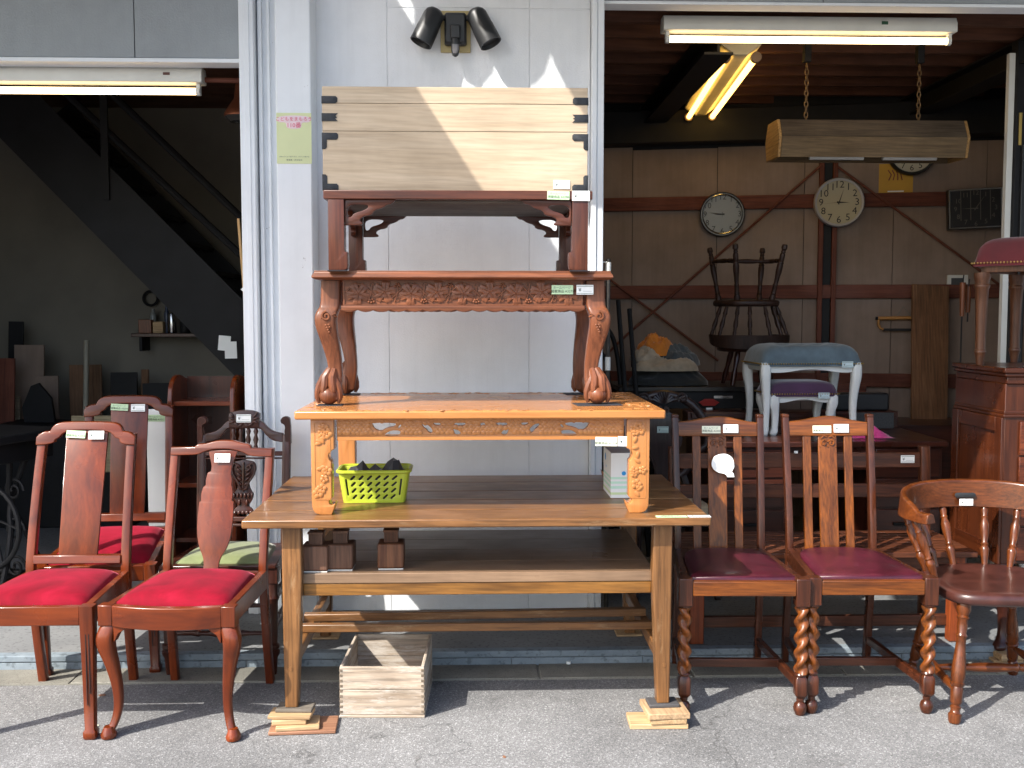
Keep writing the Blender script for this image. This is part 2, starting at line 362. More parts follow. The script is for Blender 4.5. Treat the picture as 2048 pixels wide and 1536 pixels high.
# back wall of the right bay, slightly turned
RBW = (.55, 7.215, 0); RA = -math.atan(.2126)
bw = struct(MB().box(-.7, 3.9, .02, .1, .06, 2.86).build('back_wall', M['steel'], None, 0, 38, RBW, (0, 0, RA)))
for i in range(8):
    u = -.62 + i*.56; MB().box(u+.002, u+.558, 0, .02, .06, 2.515+.012*sin(i*2)).build('plywood_sheet', M['ply'], bw)
for z in (2.10, 1.512, .935): MB().box(-.6, 3.7, -.035, -.002, z, z+.088).build('girt', M['girt'], bw, .003)
for u in (1.71, 1.795): MB().box(u, u+.03, -.05, -.002, .06, 2.55).build('post', M['girtz'], bw, .003)
MB().box(1.742, 1.793, -.02, -.003, .06, 2.55).build('post_slot', M['steel'], bw)
MB().box(-.6, 3.8, -.14, -.002, 2.53, 2.74).build('wall_beam', M['steel'], bw, .004)
for a, b in (((1.73, 2.38), (.45, 1.25)), ((.25, 1.72), (1.08, 1.10)), ((1.82, 2.36), (2.95, 1.50)), ((.45, 1.25), (.1, .9))):
    MB().tube([(a[0], -.045, a[1]), (b[0], -.045, b[1])], .008, 6).build('brace_rod', M['girt'], bw)
# right end of the bay: white board edge, black post, pale corrugated leaf
e = thing('door_post', 'black steel post with a white board edge at the right of the bay', 'post', (2.70, 5.3, .06))
MB().box(-.03, .0, -.01, .02, 0, 2.66).build('board_edge', M['whitemetal'], e); MB().box(.002, .075, -.03, .04, 0, 2.72).build('post', M['steel'], e, .004)
MB().box(.03, .06, -.05, -.029, 1.0, 2.2).build('guide_rail', M['black'], e, .003)
MB().box(.015, .03, -.036, -.029, 2.2, 2.36).build('brass_plate', M['gold'], e)
e = thing('folding_door', 'pale grey corrugated door leaf at the far right edge', 'door', (2.79, 5.25, .06))
cm = MB()
for i in range(12):
    cm.box(.03*i, .03*i+.02, -.012, 0, 0, 2.6)
cm.box(0, .36, 0, .015, 0, 2.6); cm.build('leaf', M['metalpaint'], e)
MB().tube([(.02, -.03, 1.0), (.02, -.03, 1.2)], .006).build('handle', M['steel'], e)

# ---------------------------------------------------------------- price tags
def yen_tag(parent, loc, w_=.062, h_=.032, rot=(0, 0, 0), mat=None):
    o = MB().box(-w_/2, w_/2, -.0008, .0008, -h_/2, h_/2).build('price_tag', mat or M['tagw'], parent, 0, 38, loc, rot)
    b = MB().box(-w_*.47, w_*.47, -.0016, -.001, h_*.33, h_*.385).box(-w_*.47, w_*.47, -.0016, -.001, -h_*.40, -h_*.345)
    b.box(-w_*.12, w_*.4, -.0016, -.001, -h_*.17, -h_*.14)
    b.build('printed_lines', M['ink2'], o)
    put('lettering', text_mesh('¥', h_*.52, M['ink']), None, o, 0, (-w_*.3, -.0018, -.001))
    return o
def web_tag(parent, loc, num, w_=.075, h_=.029, rot=(0, 0, 0), mat=None):
    o = MB().box(-w_/2, w_/2, -.0008, .0008, -h_/2, h_/2).build('notice_tag', mat or M['tagg'], parent, 0, 38, loc, rot)
    put('lettering', text_mesh('ホームページ', h_*.33, M['ink2']), None, o, 0, (-w_*.02, -.0016, h_*.2))
    put('lettering', text_mesh('掲載商品 '+num, h_*.36, M['ink']), None, o, 0, (0, -.0016, -h_*.2))
    return o

# ---------------------------------------------------------------- worn dining table with shelf
T = thing('dining_table', 'large worn oak table with a shelf, carrying the stacked low tables', 'table', (-.003, 3.955, .07))
yb = -.475
for i, d in enumerate((.17, .2, .19, .21, .18)):
    m = MB().obox((0, yb+d/2, .645), (1.575-.004*(i % 3), d-.0012, .029)); yb += d
    m.build('top_plank', worn('X'), T, .005)
for sx in (-1, 1):
    for sy in (-1, 1):
        y = -.395 if sy < 0 else .4; s = []
        for z, wi, off in ((0, .044, .640), (.22, .058, .636), (.45, .068, .632), (.63, .066, .634)):
            s.append(rsec(sx*off, y, z, wi, .05, .08, 1))
        MB().loft(s).build('leg', worn('Z'), T, .003)
    MB().box(sx*.634-.016, sx*.634+.016, -.37, .375, .14, .185).build('side_stretcher', worn('Y'), T, .004)
    MB().tube([(sx*.641, -.4215, .135), (sx*.641, -.419, .135)], .008, 10).build('dowel', worn('Z'), T)
for i in range(4):
    MB().box(-.612, .612, -.385+i*.178, -.385+i*.178+.177, .421, .4555).build('shelf_plank', wood('shelf board ', (.19, .115, .068), (.28, .18, .11), 'X', .34, .2, 1., .2), T, .002)
MB().box(-.60, .60, -.382, -.358, .378, .4195).build('shelf_rail', wood('golden oak ', (.15, .06, .012), (.34, .155, .034), 'X', .38, .2, 1.1, .5), T, .002)
MB().box(-.60, .60, .30, .324, .378, .4195).build('shelf_rail', worn('X'), T, .002)
MB().obox((0, -.17, .202), (1.33, .03, .03)).build('foot_rail', worn('X'), T, .004)
MB().obox((-.01, -.02, .203), (1.30, .034, .03), (0, -.008, 0)).build('foot_rail', worn('X'), T, .004)
MB().box(-.60, .60, .39, .415, .565, .628).build('top_rail', worn('X'), T, .003)
o = web_tag(T, (.655, -.456, .6608), 'A3281', .105, .03, (-pi/2, 0, 0)); o = yen_tag(T, (.75, -.454, .6608), .075, .032, (-pi/2, 0, 0))

# blocks under the two front feet
def block(c, size, rz, label, mat, grp, tilt=0): return tag(MB().obox((0, 0, 0), size).build('wood_block', mat, None, .003, 38, c, (0, tilt, rz)), label, 'wood block', grp)
gl, gr = 'wood blocks under the left table foot', 'wood blocks under the right table foot'
block((-.60, 3.535, .007), (.225, .135, .012), .05, 'thin reddish board at the bottom under the left front table foot', wood('red block ', (.25, .11, .06), (.42, .22, .13), 'X', .6, 0), gl)
block((-.618, 3.52, .0205), (.145, .10, .014), .12, 'pale board second from the bottom under the left table foot', pine('X'), gl)
block((-.645, 3.515, .0365), (.115, .06, .018), .06, 'short pale block third from the bottom under the left table foot', pine('X'), gl)
block((-.642, 3.53, .0515), (.145, .085, .012), -.05, 'thin pale board just below the grey topped block, left table foot', pine('X'), gl)
block((-.632, 3.555, .0636), (.125, .075, .012), -.05, 'grey topped block directly under the left front table foot', wood('grey block ', (.10, .085, .07), (.22, .19, .15), 'X', .8, 0), gl)
block((.615, 3.535, .009), (.20, .115, .018), -.02, 'long thin pine board lying lowest under the right table foot', pine('X'), gr)
block((.645, 3.53, .027), (.125, .115, .0175), .02, 'light block with a cut corner in the right foot stack', pine('Y'), gr)
block((.643, 3.545, .0465), (.145, .15, .021), .06, 'thick block with grey sawn end in the right foot stack', wood('sawn block ', (.38, .24, .13), (.55, .38, .22), 'Y', .7, 0), gr)
block((.638, 3.56, .0634), (.105, .075, .0125), .05, 'small dark painted block directly under the right front table foot', plain('dark painted block', (.06, .058, .06), .7), gr)
for x in (-.64, .632):
    block((x, 4.355, .0655), (.11, .09, .009), 0, 'thin board under the %s rear foot of the large table' % ('left' if x < 0 else 'right'), pine('X'), 'boards under the rear table feet')

# small ridged caddies on the shelf
def caddy(x, y, label, mat):
    c = thing('wooden_caddy', label, 'caddy', (x, y, .5262), random.uniform(-.04, .04), 'small wooden caddies on the table shelf')
    MB().box(-.046, .046, -.046, .046, .004, .092).build('body', mat, c, .006)
    MB().box(-.043, .043, -.043, .043, 0, .004).build('foot_plate', M['whitemetal'], c)
    q = MB(); q.box(-.024, .024, -.022, .022, .092, .128)
    for i in range(9): q.box(-.0215+i*.0048-.0012, -.0215+i*.0048+.0012, -.0245, .0245, .093, .124)
    q.build('ridged_neck', mat, c); MB().box(-.027, .027, -.026, .026, .128, .136).build('lid', mat, c, .002)
cm_ = wood('caddy wood ', (.10, .045, .026), (.19, .095, .058), 'Z', .5, .1)
caddy(-.565, 3.63, 'ridged wooden caddy half hidden behind the left table leg', cm_)
caddy(-.482, 3.65, 'ridged wooden caddy in the middle of the three on the shelf', cm_)
caddy(-.308, 3.66, 'ridged reddish wooden caddy standing alone on the table shelf', wood('red caddy wood ', (.10, .035, .016), (.20, .085, .04), 'Z', .5, .1))

# crate
K = thing('wooden_crate', 'open weathered wooden crate with finger joints under the table', 'crate', (-.335, 3.80, 0), -.03)
kw, kd, kh = .148, .19, .183
for z0, z1 in ((.012, .10), (.101, kh)):
    MB().box(-kw, kw, -kd, -kd+.011, z0, z1).build('front_board', crate_w('X'), K, .002)
    MB().box(-kw, kw, kd-.011, kd, z0, z1).build('back_board', crate_w('X'), K, .002)
    for s in (-1, 1): MB().box(s*kw-.0055-s*.0055, s*kw+.0055-s*.0055, -kd+.0115, kd-.0115, z0, z1).build('side_board', crate_w('Y'), K, .002)
MB().box(-kw-.002, kw+.002, -kd-.002, kd+.002, 0, .011).build('base_board', crate_w('X'), K, .003)
j = MB()
for s in (-1, 1):
    for i in range(9): j.box(s*(kw-.0045)-.0058, s*(kw-.0045)+.0058, -kd-.0012, -kd+.004, .018+i*.0185, .0265+i*.0185)
stuff(j.build('finger_joints', wood('joint wood ', (.12, .09, .06), (.25, .2, .15), 'Y', .8, 0), K))

# ---------------------------------------------------------------- honey low table with plum blossom carving
def blossom(mb, x, y, z, r, h=.0022, rot=0, n=5):
    for i in range(n):
        a = rot + 2*pi*i/n; mb.dome((x+r*.62*cos(a), y, z+r*.62*sin(a)), r*.5, h, 8)
    mb.dome((x, y-.0008, z), r*.2, h*1.3, 6)
O = thing('low_table', 'honey coloured low table with pierced blossom apron on the oak table', 'table', (.008, 3.945, .7295))
MB().box(-.628, .628, -.41, .40, .33, .3595).build('table_top', honey('X'), O, .006)
rl = MB(); random.seed(3)
for i in range(150):
    side = random.random()
    if side < .42: x, y = random.uniform(-.60, .60), (-.36 if random.random() < .45 else .365)+random.uniform(-.028, .02)
    else: x, y = random.choice((-1, 1))*random.uniform(.53, .60), random.uniform(-.38, .37)
    if side < .42 and abs(x) < .46 and y < 0: y = -.393+random.uniform(-.004, .006)
    q = MB(); q.dome((0, 0, 0), random.uniform(.006, .013), .0024, 8, random.uniform(.012, .024), random.uniform(0, 6))
    rl.add([(a+x, c+y, .3594-b) for a, b, c in q.v], q.f)
stuff(rl.build('top_carving', honey('X'), O))
sc = .000309
def lp(pts, cx, cy): return [((x-cx)*sc, (cy-y)*sc) for x, y in pts]
legp = [(130, 318), (385, 318), (385, 650)] + smooth([(385, 650), (345, 668), (318, 715), (330, 762), (355, 790)], 2)[1:] + [(355, 1190)] + smooth([(355, 1190), (318, 1215), (330, 1258), (372, 1262), (395, 1230), (385, 1290), (350, 1368)], 2)[1:] + smooth([(350, 1368), (190, 1368), (140, 1310), (134, 1200)], 2)[1:]
legz = [(x, z*(.3295/(1368-318)/sc)) for x, z in lp(legp, 258, 1368)]
for sx in (-1, 1):
    for sy in (-1, 1):
        m = MB().plate([legz], .062, .003); m.map(lambda a, b, c: (-sx*a*1.0 if sx > 0 else a, b, c)); m.move(sx*.540, sy*.345, 0)
        lg = m.build('leg', honey('Z'), O)
        if sy < 0:
            c = MB(); random.seed(11+sx)
            for k in range(8): blossom(c, sx*.540+random.uniform(-.016, .016), -.3765, .30-k*.006+random.uniform(-.002, .002) if k < 4 else .045+random.uniform(.02, .11), random.uniform(.013, .018), .0045, random.random()*6)
            for k in range(9): c.dome((sx*.540+random.uniform(-.017, .018), -.3765, random.uniform(.06, .30)), .007, .004, 8, .013, random.random()*3)
            for zz in (.054, .316): c.box(sx*.540-.026, sx*.540+.026, -.3775, -.3762, zz-.0012, zz+.0012)
            for xx in (-.026, .026): c.box(sx*.540+xx-.001, sx*.540+xx+.001, -.3775, -.3762, .2 if xx*sx < 0 else .054, .316)
            stuff(c.build('leg_carving', honey('Z'), lg))
def hole(pts): return smoothc([((x-650)*.000309-.39, .3155-(y-330)*.000309) for x, y in pts], 1)
H1 = [hole(h) for h in ([(700, 335), (985, 335), (960, 372), (870, 388), (800, 428), (735, 398), (715, 360)], [(1035, 350), (1010, 395), (990, 390), (1010, 362)], [(920, 418), (1015, 422), (1020, 450), (990, 482), (835, 480), (860, 450)],
        [(1255, 345), (1320, 355), (1375, 410), (1370, 450), (1330, 440), (1310, 405), (1275, 385)], [(1370, 337), (1470, 337), (1455, 365), (1410, 362)], [(1612, 338), (1750, 336), (1730, 365), (1660, 372), (1615, 360)], [(1600, 400), (1650, 415), (1690, 445), (1665, 480), (1625, 470)])]
Hs = H1 + [[(-a, b) for a, b in h][::-1] for h in H1] + [hole([(1900, 337), (1960, 337), (1955, 375), (1915, 372)])]
ap = MB().plate([[(-.492, .254), (.492, .254), (.492, .3295), (-.492, .3295)]] + Hs, .02, .0015); ap.move(0, -.352, 0); A = ap.build('front_apron', honey('X'), O)
def inside(x, z): return any(min(p[0] for p in h)-.004 < x < max(p[0] for p in h)+.004 and min(p[1] for p in h)-.003 < z < max(p[1] for p in h)+.003 for h in Hs)
c = MB(); random.seed(5)
for row in range(6):
    for k in range(64):
        x, z = -.482+k*.0153+(.0076 if row % 2 else 0)+random.uniform(-.002, .002), .281+row*.0082+random.uniform(-.0015, .0015)
        if not inside(x, z) and x < .486: c.dome((x, -.3615+.0002*row, z), .0092, .0046-.0003*row+random.uniform(-.0008, .0008), 10)
for z in (.2745, .2725): c.box(-.49, .49, -.3635, -.3616, z-.0006, z+.0006)
c.box(-.49, .49, -.3655, -.3616, .255, .268); stuff(c.build('apron_carving', honey('X'), A))
MB().box(-.492, .492, .345, .362, .27, .3295).build('rear_apron', honey('X'), O, .002)
for s in (-1, 1): MB().box(s*.54-.009, s*.54+.009, -.313, .313, .27, .3295).build('side_apron', honey('Y'), O, .002)
web_tag(O, (.43, -.369, .248), 'A3258', .075, .031, (0, .02, 0), M['tagc']); yen_tag(O, (.50, -.371, .2485), .060, .034, (0, .03, 0))

# ---------------------------------------------------------------- carved coffee table on ball and claw feet
C = thing('coffee_table', 'brown coffee table with carved vine apron and ball and claw feet', 'table', (-.053, 4.0, 1.089))
prof = [(-.518, .473), (-.518, .466), (-.525, .458), (-.527, .449), (-.515, .4425), (-.49, .4415)]
def ring(i): x, z = prof[i]; q = -x-.0; return [(-q, -q+.205, z), (q, -q+.205, z), (q, q-.205, z), (-q, q-.205, z)]
MB().loft([ring(i) for i in range(6)][::-1]).build('table_top', teak('X'), C, .002)
for y0, y1, nm in ((-.268, -.248, 'front_apron'), (.248, .268, 'rear_apron')):
    m = MB().box(-.425, .425, y0, y1, .352, .4412); A = m.build(nm, teak('X'), C)
    sca = [(-.43, .352)]
    for i in range(15):
        x0 = -.43+i*.86/15; sca += [(x0+.86/15*t, .3365-.0075*sin(pi*t)) for t in (0, .25, .5, .75)]
    sca += [(.43, .3365), (.43, .352)]
    MB().plate([sca[::-1]], .03, .003).move(0, (y0+y1)/2 - (.006 if y0 < 0 else -.006), 0).build('scalloped_edge', teak('X'), A)
    if y0 < 0:
        q = MB(); yy = -.269; n = 96; random.seed(4)
        q.tube([(-.415+.83*i/n, yy-.001, .398+.030*sin(2*pi*i/n*4.5)) for i in range(n+1)], .0035, 6)
        for zz in (.3545, .4395): q.box(-.418, .418, yy-.003, yy+.001, zz-.002, zz+.002)
        for xx in (-.42, .42): q.box(xx-.002, xx+.002, yy-.003, yy+.001, .352, .441)
        def leaf(cx, cz, R, a0):
            n_ = 60; rr = [R*(1-.42*math.exp(-(((t*5/n_) % 1-.5)/.11)**2))*(1+.05*cos(20*t*2*pi/n_)) for t in range(n_)]
            rg = lambda k, y: [(cx+rr[t]*k*cos(a0+t*2*pi/n_), y, cz+rr[t]*k*sin(a0+t*2*pi/n_)) for t in range(n_)]
            q.loft([rg(1, yy+.001), rg(1, yy-.003), rg(.75, yy-.0065), rg(.35, yy-.0045), rg(.1, yy-.006)])
            for t in range(5):
                a = a0+t*2*pi/5; q.tube([(cx, yy-.006, cz), (cx+R*.5*cos(a), yy-.0075, cz+R*.5*sin(a)), (cx+R*.9*cos(a), yy-.005, cz+R*.9*sin(a))], [.0012, .0012, .0008], 4)
        for k in range(9):
            x = -.37+.74*k/8; up = k % 2
            leaf(x, .398+(.003 if up else -.004), .0405, pi/2+(0 if up else pi)+random.uniform(-.2, .2))
            gx = x+.046
            if k < 8:
                for a, b in ((0, 0), (.009, .003), (-.009, .002), (.004, .010), (-.004, .009)): q.ball((gx+a, yy-.003, (.363 if not up else .418)+b), .0046, 7, 5)
                q.tube(spiral((gx, .424 if not up else .372), .010, .002, 0, 1.2, yy-.002, 12), .0018, 5)
                q.tube([(gx-.012, yy-.002, .364), (gx-.002, yy-.003, .39), (gx+.004, yy-.002, .43)], .0026, 5)
        stuff(q.build('vine_carving', teak('X'), A))
for s in (-1, 1):
    MB().box(s*.485-.01, s*.485+.01, -.215, .215, .34, .4412).build('side_apron', teak('Y'), C, .002)
def cabriole(sx, sy, H, secs, foot, mat, parent, name='leg'):
    """secs: (z, out offset, width); offsets run outward along the diagonal"""
    pts = smooth([tuple(map(float, q)) for q in secs], 2)
    return MB().loft([rsec(sx*o, sy*o, z, w_, w_, .16 if H else .3, 3) for z, o, w_ in pts])
for sx in (-1, 1):
    for sy in (-1, 1):
        bx, by = sx*.468, sy*.238
        m = cabriole(sx, sy, 1, [(.02, .004, .056), (.05, .0, .056), (.085, -.010, .047), (.14, -.010, .047), (.21, .002, .058), (.27, .016, .070), (.31, .019, .074), (.335, .011, .073), (.352, .001, .068), (.44, .0, .068)], None, None, C); m.move(bx, by, 0)
        lg = m.build('leg', teak('Z'), C)
        fx, fy = bx+sx*.012, by+sy*.012
        MB().ball((fx, fy, .033), (.036, .036, .033), 14, 9).build('ball_foot', teak('Z'), lg)
        cw = MB()
        for a in [radians(q)*(-sy) for q in (-172, -8, 90, -132, -48)]:
            side = abs(abs(math.degrees(a)) % 180 - 90) > 60; d = Vector((cos(a), sin(a), 0)); p0 = Vector((fx, fy, 0)); w_ = 1 if side or abs(math.degrees(a)-90*(-sy)) < 5 else .62
            cw.tube([Vector((bx, by, .125))+d*.010, p0+d*.018+Vector((0, 0, .095)), p0+d*.031*w_+Vector((0, 0, .070)), p0+d*.039*w_+Vector((0, 0, .045 if w_ == 1 else .058)), p0+d*.040*w_+Vector((0, 0, .026 if w_ == 1 else .050)), p0+d*.034*w_+Vector((0, 0, .006 if w_ == 1 else .047))], [.013, .015, .015, .0125, .011, .006], 8)
        stuff(cw.build('claws', teak('Z'), lg))
        if sy < 0:
            k = MB(); ky = by-.056
            k.tube(spiral((bx+sx*.012, .315), .017, .003, pi*.5, -1.4*sx, ky, 20), .0042, 6)
            for a, b in ((-.006, .283), (.004, .284), (-.002, .275), (.007, .276), (.002, .267), (.005, .259)): k.ball((bx+sx*.008+a, ky+.004, b), .0052, 7, 5)
            k.tube([(bx+sx*.03, ky+.006, .31), (bx+sx*.036, ky+.012, .28), (bx+sx*.03, ky+.02, .24), (bx+sx*.022, ky+.028, .205)], [.006, .008, .006, .002], 6)
            k.tube([(bx-sx*.02, ky+.006, .325), (bx-sx*.008, ky+.002, .318), (bx-sx*.024, ky+.008, .312)], .0035, 6)
            stuff(k.build('knee_carving', teak('Z'), lg))
web_tag(C, (.35, -.280, .408), 'A3277', .076, .032); yen_tag(C, (.43, -.280, .408), .06, .034)
for x, y, l, s_ in ((-.53, 3.755, 'left front', .045), (.427, 3.75, 'right front', .082), (-.53, 4.25, 'left rear', .05), (.425, 4.25, 'right rear', .075)):
    tag(MB().box(-s_, s_, -s_*.62, s_*.62, 0, .0035).build('rubber_mat', M['rubber'], None, .001, 38, (x, y, 1.0889), (0, 0, .12 if 'right' in l else 0)), 'thin black rubber mat under the %s claw foot' % l, 'mat', 'rubber mats under the claw feet')
C.location.z += .0035

# ---------------------------------------------------------------- dark low table with cloud brackets
D = thing('low_table', 'dark red brown low table with cloud shaped brackets under the pale chest', 'table', (-.068, 3.985, 1.5665))
MB().box(-.464, .464, -.325, .305, .243, .2735).build('table_top', rose('X'), D, .003)
MB().box(-.40, .40, -.27, .25, .2425-.006, .2425).build('underside', wood('grey board ', (.12, .1, .085), (.2, .17, .14), 'X', .7, 0), D)
lgp = [(-.029, 0), (.026, 0)] + smooth([(.026, 0), (.037, .006), (.037, .05), (.036, .062)], 1)[1:] + [(.028, .063), (.026, .07), (.026, .2425), (-.029, .2425)]
brk = [(0, .2425), (.175, .2425)] + smooth([(.175, .2425), (.16, .228), (.145, .226), (.128, .214), (.10, .206), (.092, .19), (.06, .185), (.048, .172), (.062, .162), (.055, .155), (0, .155)], 1)[1:]
bho = smoothc([(.006, .226), (.075, .226), (.082, .217), (.066, .206), (.03, .196), (.022, .182), (.006, .182)], 2)
for sx in (-1, 1):
    for sy in (-1, 1):
        lg = MB().plate([lgp], .055, .002); lg.map(lambda a, b, c: (-sx*a, b, c)).move(sx*.42, sy*.285-.01, 0).build('leg', rose('Z'), D)
        MB().plate([brk, bho], .02, .002).map(lambda a, b, c: (-sx*a, b, c)).move(sx*.392, sy*.290-.01, 0).build('cloud_bracket', rose('X'), D)
        MB().plate([[(a*.8, b) for a, b in brk], [(a*.8, b) for a, b in bho]], .02, .002).map(lambda a, b, c: (b, -sy*a, c)).move(sx*.425, sy*.255-.01, 0).build('cloud_bracket', rose('Y'), D)
        MB().box(sx*.42-.033, sx*.42+.033, sy*.285-.042, sy*.285+.022, -.003, -.0005).build('felt_pad', M['rubber'], D)
web_tag(D, (.345, -.3265, .2575), 'A3298', .077, .029, (0, .02, 0)); yen_tag(D, (.423, -.327, .256), .061, .034)

# ---------------------------------------------------------------- pale chest with iron fittings
X = thing('storage_chest', 'pale wooden chest with black iron corner fittings on top of the stack', 'chest', (-.078, 3.915, 1.8405))
hw, hh = .4605, .359
for i, (z0, z1) in enumerate(((0, .206), (.2072, .301), (.3022, hh))):
    MB().box(-hw, hw, -.21, -.192, z0, z1).build('front_board', pale('X'), X, .0016)
    MB().box(-hw+.002, hw-.002, .192, .21, z0, z1).build('back_board', pale('X'), X, .0016)
    for s in (-1, 1): MB().box(s*(hw-.010)-.009, s*(hw-.010)+.009, -.1915, .1915, z0, z1).build('side_board', pale('Y'), X, .0016)
MB().box(-hw+.02, hw-.02, -.19, .19, .002, .015).build('bottom_board', pale('X'), X); MB().box(-hw+.02, hw-.02, -.19, .19, hh-.016, hh-.001).build('lid_board', pale('X'), X)
strap = [(0, 0), (.046, 0), (.046, 0), (.054, .006), (.054, .019), (.048, .025), (0, .025)]
notch = [(0, 0), (.055, 0), (.046, .009), (.053, .0135), (.046, .018), (.055, .027), (0, .027)]
ell = [(0, 0), (.05, 0), (.055, .005), (.055, .018), (.049, .024), (.016, .024), (.016, .05), (.010, .056), (0, .056)]
fits = [(strap, .3005), (notch, .240), ([(a, .05-b) for a, b in ell], .1505), (ell, .002)]
for s in (-1, 1):
    for f, z in fits:
        m = MB().plate([f], .003, .0008).map(lambda a, b, c: (-s*a, b, c)).move(s*(hw+.0012), -.2115, z)
        m.build('corner_fitting' if f is not strap and f is not notch else 'iron_strap', M['iron'], X)
        zs = [q[1] for q in f]; MB().box(s*(hw+.001)-.001, s*(hw+.001)+.001, -.2125, -.17, z+min(zs), z+max(zs)).build('strap_return', M['iron'], X)
yen_tag(X, (.37, -.2115, .026), .058, .03, (0, .01, 0))

# ---------------------------------------------------------------- basket, box, spotlight, poster
G = thing('plastic_basket', 'lime green slotted plastic basket holding black cloth on the oak table', 'basket', (-.382, 3.86, .7302), .02)
lime = plain('lime plastic', (.40, .47, .035), .38, var=.04, coat=.1)
def taper(a, b, c): k = 1+.16*c/.115; return (a*k, b*k, c)
def slot(cx, cz, ln, wd, ang):
    u = Vector((cos(ang), sin(ang))); p = Vector((-u.y, u.x)); q = []
    for sgn in (1, -1):
        for i in range(5):
            a = -pi/2+pi*i/4; e_ = Vector((cx, cz))+u*sgn*(ln/2-wd/2)+(u*cos(a)*sgn+p*sin(a)*sgn)*wd/2; q.append((e_.x, e_.y))
    return q
bw_, bd_, bh = .098, .066, .115
hol = [slot(-.067+i*.0268, .022+j*.0235, .023, .0075, .8) for i in range(6) for j in range(4)]
hol += [slot(s*.089, .058, .062, .006, pi/2) for s in (-1, 1)]
for s, nm in ((-1, 'front_panel'), (1, 'rear_panel')):
    MB().plate([[(-bw_, 0), (bw_, 0), (bw_, bh), (-bw_, bh)]] + hol, .003, .0006).move(0, s*bd_*1.0, 0).map(taper).build(nm, lime, G)
hs = [slot(-.036+i*.024, .022+j*.0235, .022, .0075, .8) for i in range(4) for j in range(4)]
for s in (-1, 1):
    MB().plate([[(-bd_+.012, 0), (bd_-.012, 0), (bd_-.012, bh), (-bd_+.012, bh)]] + hs, .003, .0006).map(lambda a, b, c: (b, a, c)).move(s*(bw_+.012), 0, 0).map(taper).build('end_panel', lime, G)
    for t in (-1, 1):
        a0 = {(1, 1): 0, (-1, 1): 90, (-1, -1): 180, (1, -1): 270}[(s, t)]; cx, cy = s*bw_, t*(bd_-.012)
        pth = [(cx+.0125*cos(radians(a0+q)), cy+.0125*sin(radians(a0+q))) for q in (0, 18, 36, 54, 72, 90)]; pin = [(cx+.0095*cos(radians(a0+q)), cy+.0095*sin(radians(a0+q))) for q in (90, 72, 54, 36, 18, 0)]
        MB().prism(pth+pin, 'z', 0, bh).map(taper).build('corner', lime, G)
MB().prism([(p[0], p[1]) for p in rsec(0, 0, 0, .222, .145, .15)], 'z', .0005, .0035).build('base', lime, G)
rp = [taper(p[0], p[1], bh) for p in rsec(0, 0, 0, .226, .150, .16, 4)]
MB().tube(rp, .0065, 6, 1, True).build('rim', lime, G)
MB().tube([(-.022, -.083, .108), (-.02, -.085, .116), (0, -.086, .119), (.02, -.085, .116), (.022, -.083, .108)], .003, 5).build('handle_catch', lime, G)
random.seed(21); ck = MB(); nx, ny = 11, 7
hts = {(3, 3): .145, (2, 3): .125, (8, 3): .155, (9, 3): .14, (8, 2): .145, (9, 2): .15, (5, 3): .132, (7, 3): .14}
vv = [((i/(nx-1)-.5)*.225, (j_/(ny-1)-.5)*.145, hts.get((i, j_), .105+random.uniform(-.006, .016)) if 0 < i < nx-1 and 0 < j_ < ny-1 else .09) for j_ in range(ny) for i in range(nx)]
ck.add(vv, [(j_*nx+i, j_*nx+i+1, (j_+1)*nx+i+1, (j_+1)*nx+i) for j_ in range(ny-1) for i in range(nx-1)])
ck.add([(a, b, .01) for a, b in ((-.1, -.06), (.1, -.06), (.1, .06), (-.1, .06))]+[(a, b, .09) for a, b in ((-.11, -.07), (.11, -.07), (.11, .07), (-.11, .07))], [(0, 1, 5, 4), (1, 2, 6, 5), (2, 3, 7, 6), (3, 0, 4, 7), (3, 2, 1, 0)])
tag(ck.build('folded_cloth', plain('black cloth', (.011, .012, .017), .7, sheen=.3, bump=.2, bs=300), None, 0, 15, (-.382, 3.86, .7312)), 'crumpled black cloth filling the lime green basket', 'cloth')

def boxmat():
    t = NT('printed carton'); t.set(Roughness=.6); tc = t.n('TexCoord'); sp = t.n('SeparateXYZ'); t.l(tc.outputs['Object'], sp.inputs[0])
    mr = t.n('MapRange'); mr.inputs['From Max'].default_value = .17; t.l(sp.outputs[2], mr.inputs[0])
    r = t.n('ValToRGB'); r.color_ramp.interpolation = 'CONSTANT'; e_ = r.color_ramp.elements; W_ = (.84, .85, .82); Gn = (.55, .80, .64); Lg = (.62, .74, .40)
    st = [(0, W_), (.07, Lg), (.12, W_), (.20, Gn), (.26, W_), (.31, Gn), (.36, W_), (.41, Gn), (.46, W_)]
    while len(e_) < len(st): e_.new(.5)
    for el, (p, c) in zip(e_, st): el.position = p; el.color = (*c, 1)
    t.l(mr.outputs[0], r.inputs[0]); t.l(r.outputs[0], t.b.inputs['Base Color']); return t.m
Q = thing('cardboard_box', 'white carton with green stripes behind the right leg of the honey table', 'box', (.558, 3.965, .7302), .02)
cb = boxmat()
for x0, x1, y0, y1 in ((-.068, .068, -.10, -.097), (-.068, .068, .097, .10), (-.068, -.065, -.097, .097), (.065, .068, -.097, .097)): MB().box(x0, x1, y0, y1, 0, .168).build('side', cb, Q)
MB().box(-.066, .066, -.098, .098, .164, .1675).build('flap', plain('grey carton board', (.45, .45, .44), .7), Q); MB().box(-.066, .066, -.098, .098, .001, .004).build('bottom', cb, Q)
MB().tube([(-.02, -.1005, .092), (-.02, -.1010, .092)], .008, 16).build('round_mark', M['blue'], Q)
put('lettering', text_mesh('うお', .018, M['blue']), None, Q, 0, (.008, -.1012, .091))
MB().box(.008, .030, -.1010, -.1003, .115, .158).build('tape', plain('beige tape', (.66, .62, .45), .5), Q)
lo = MB()
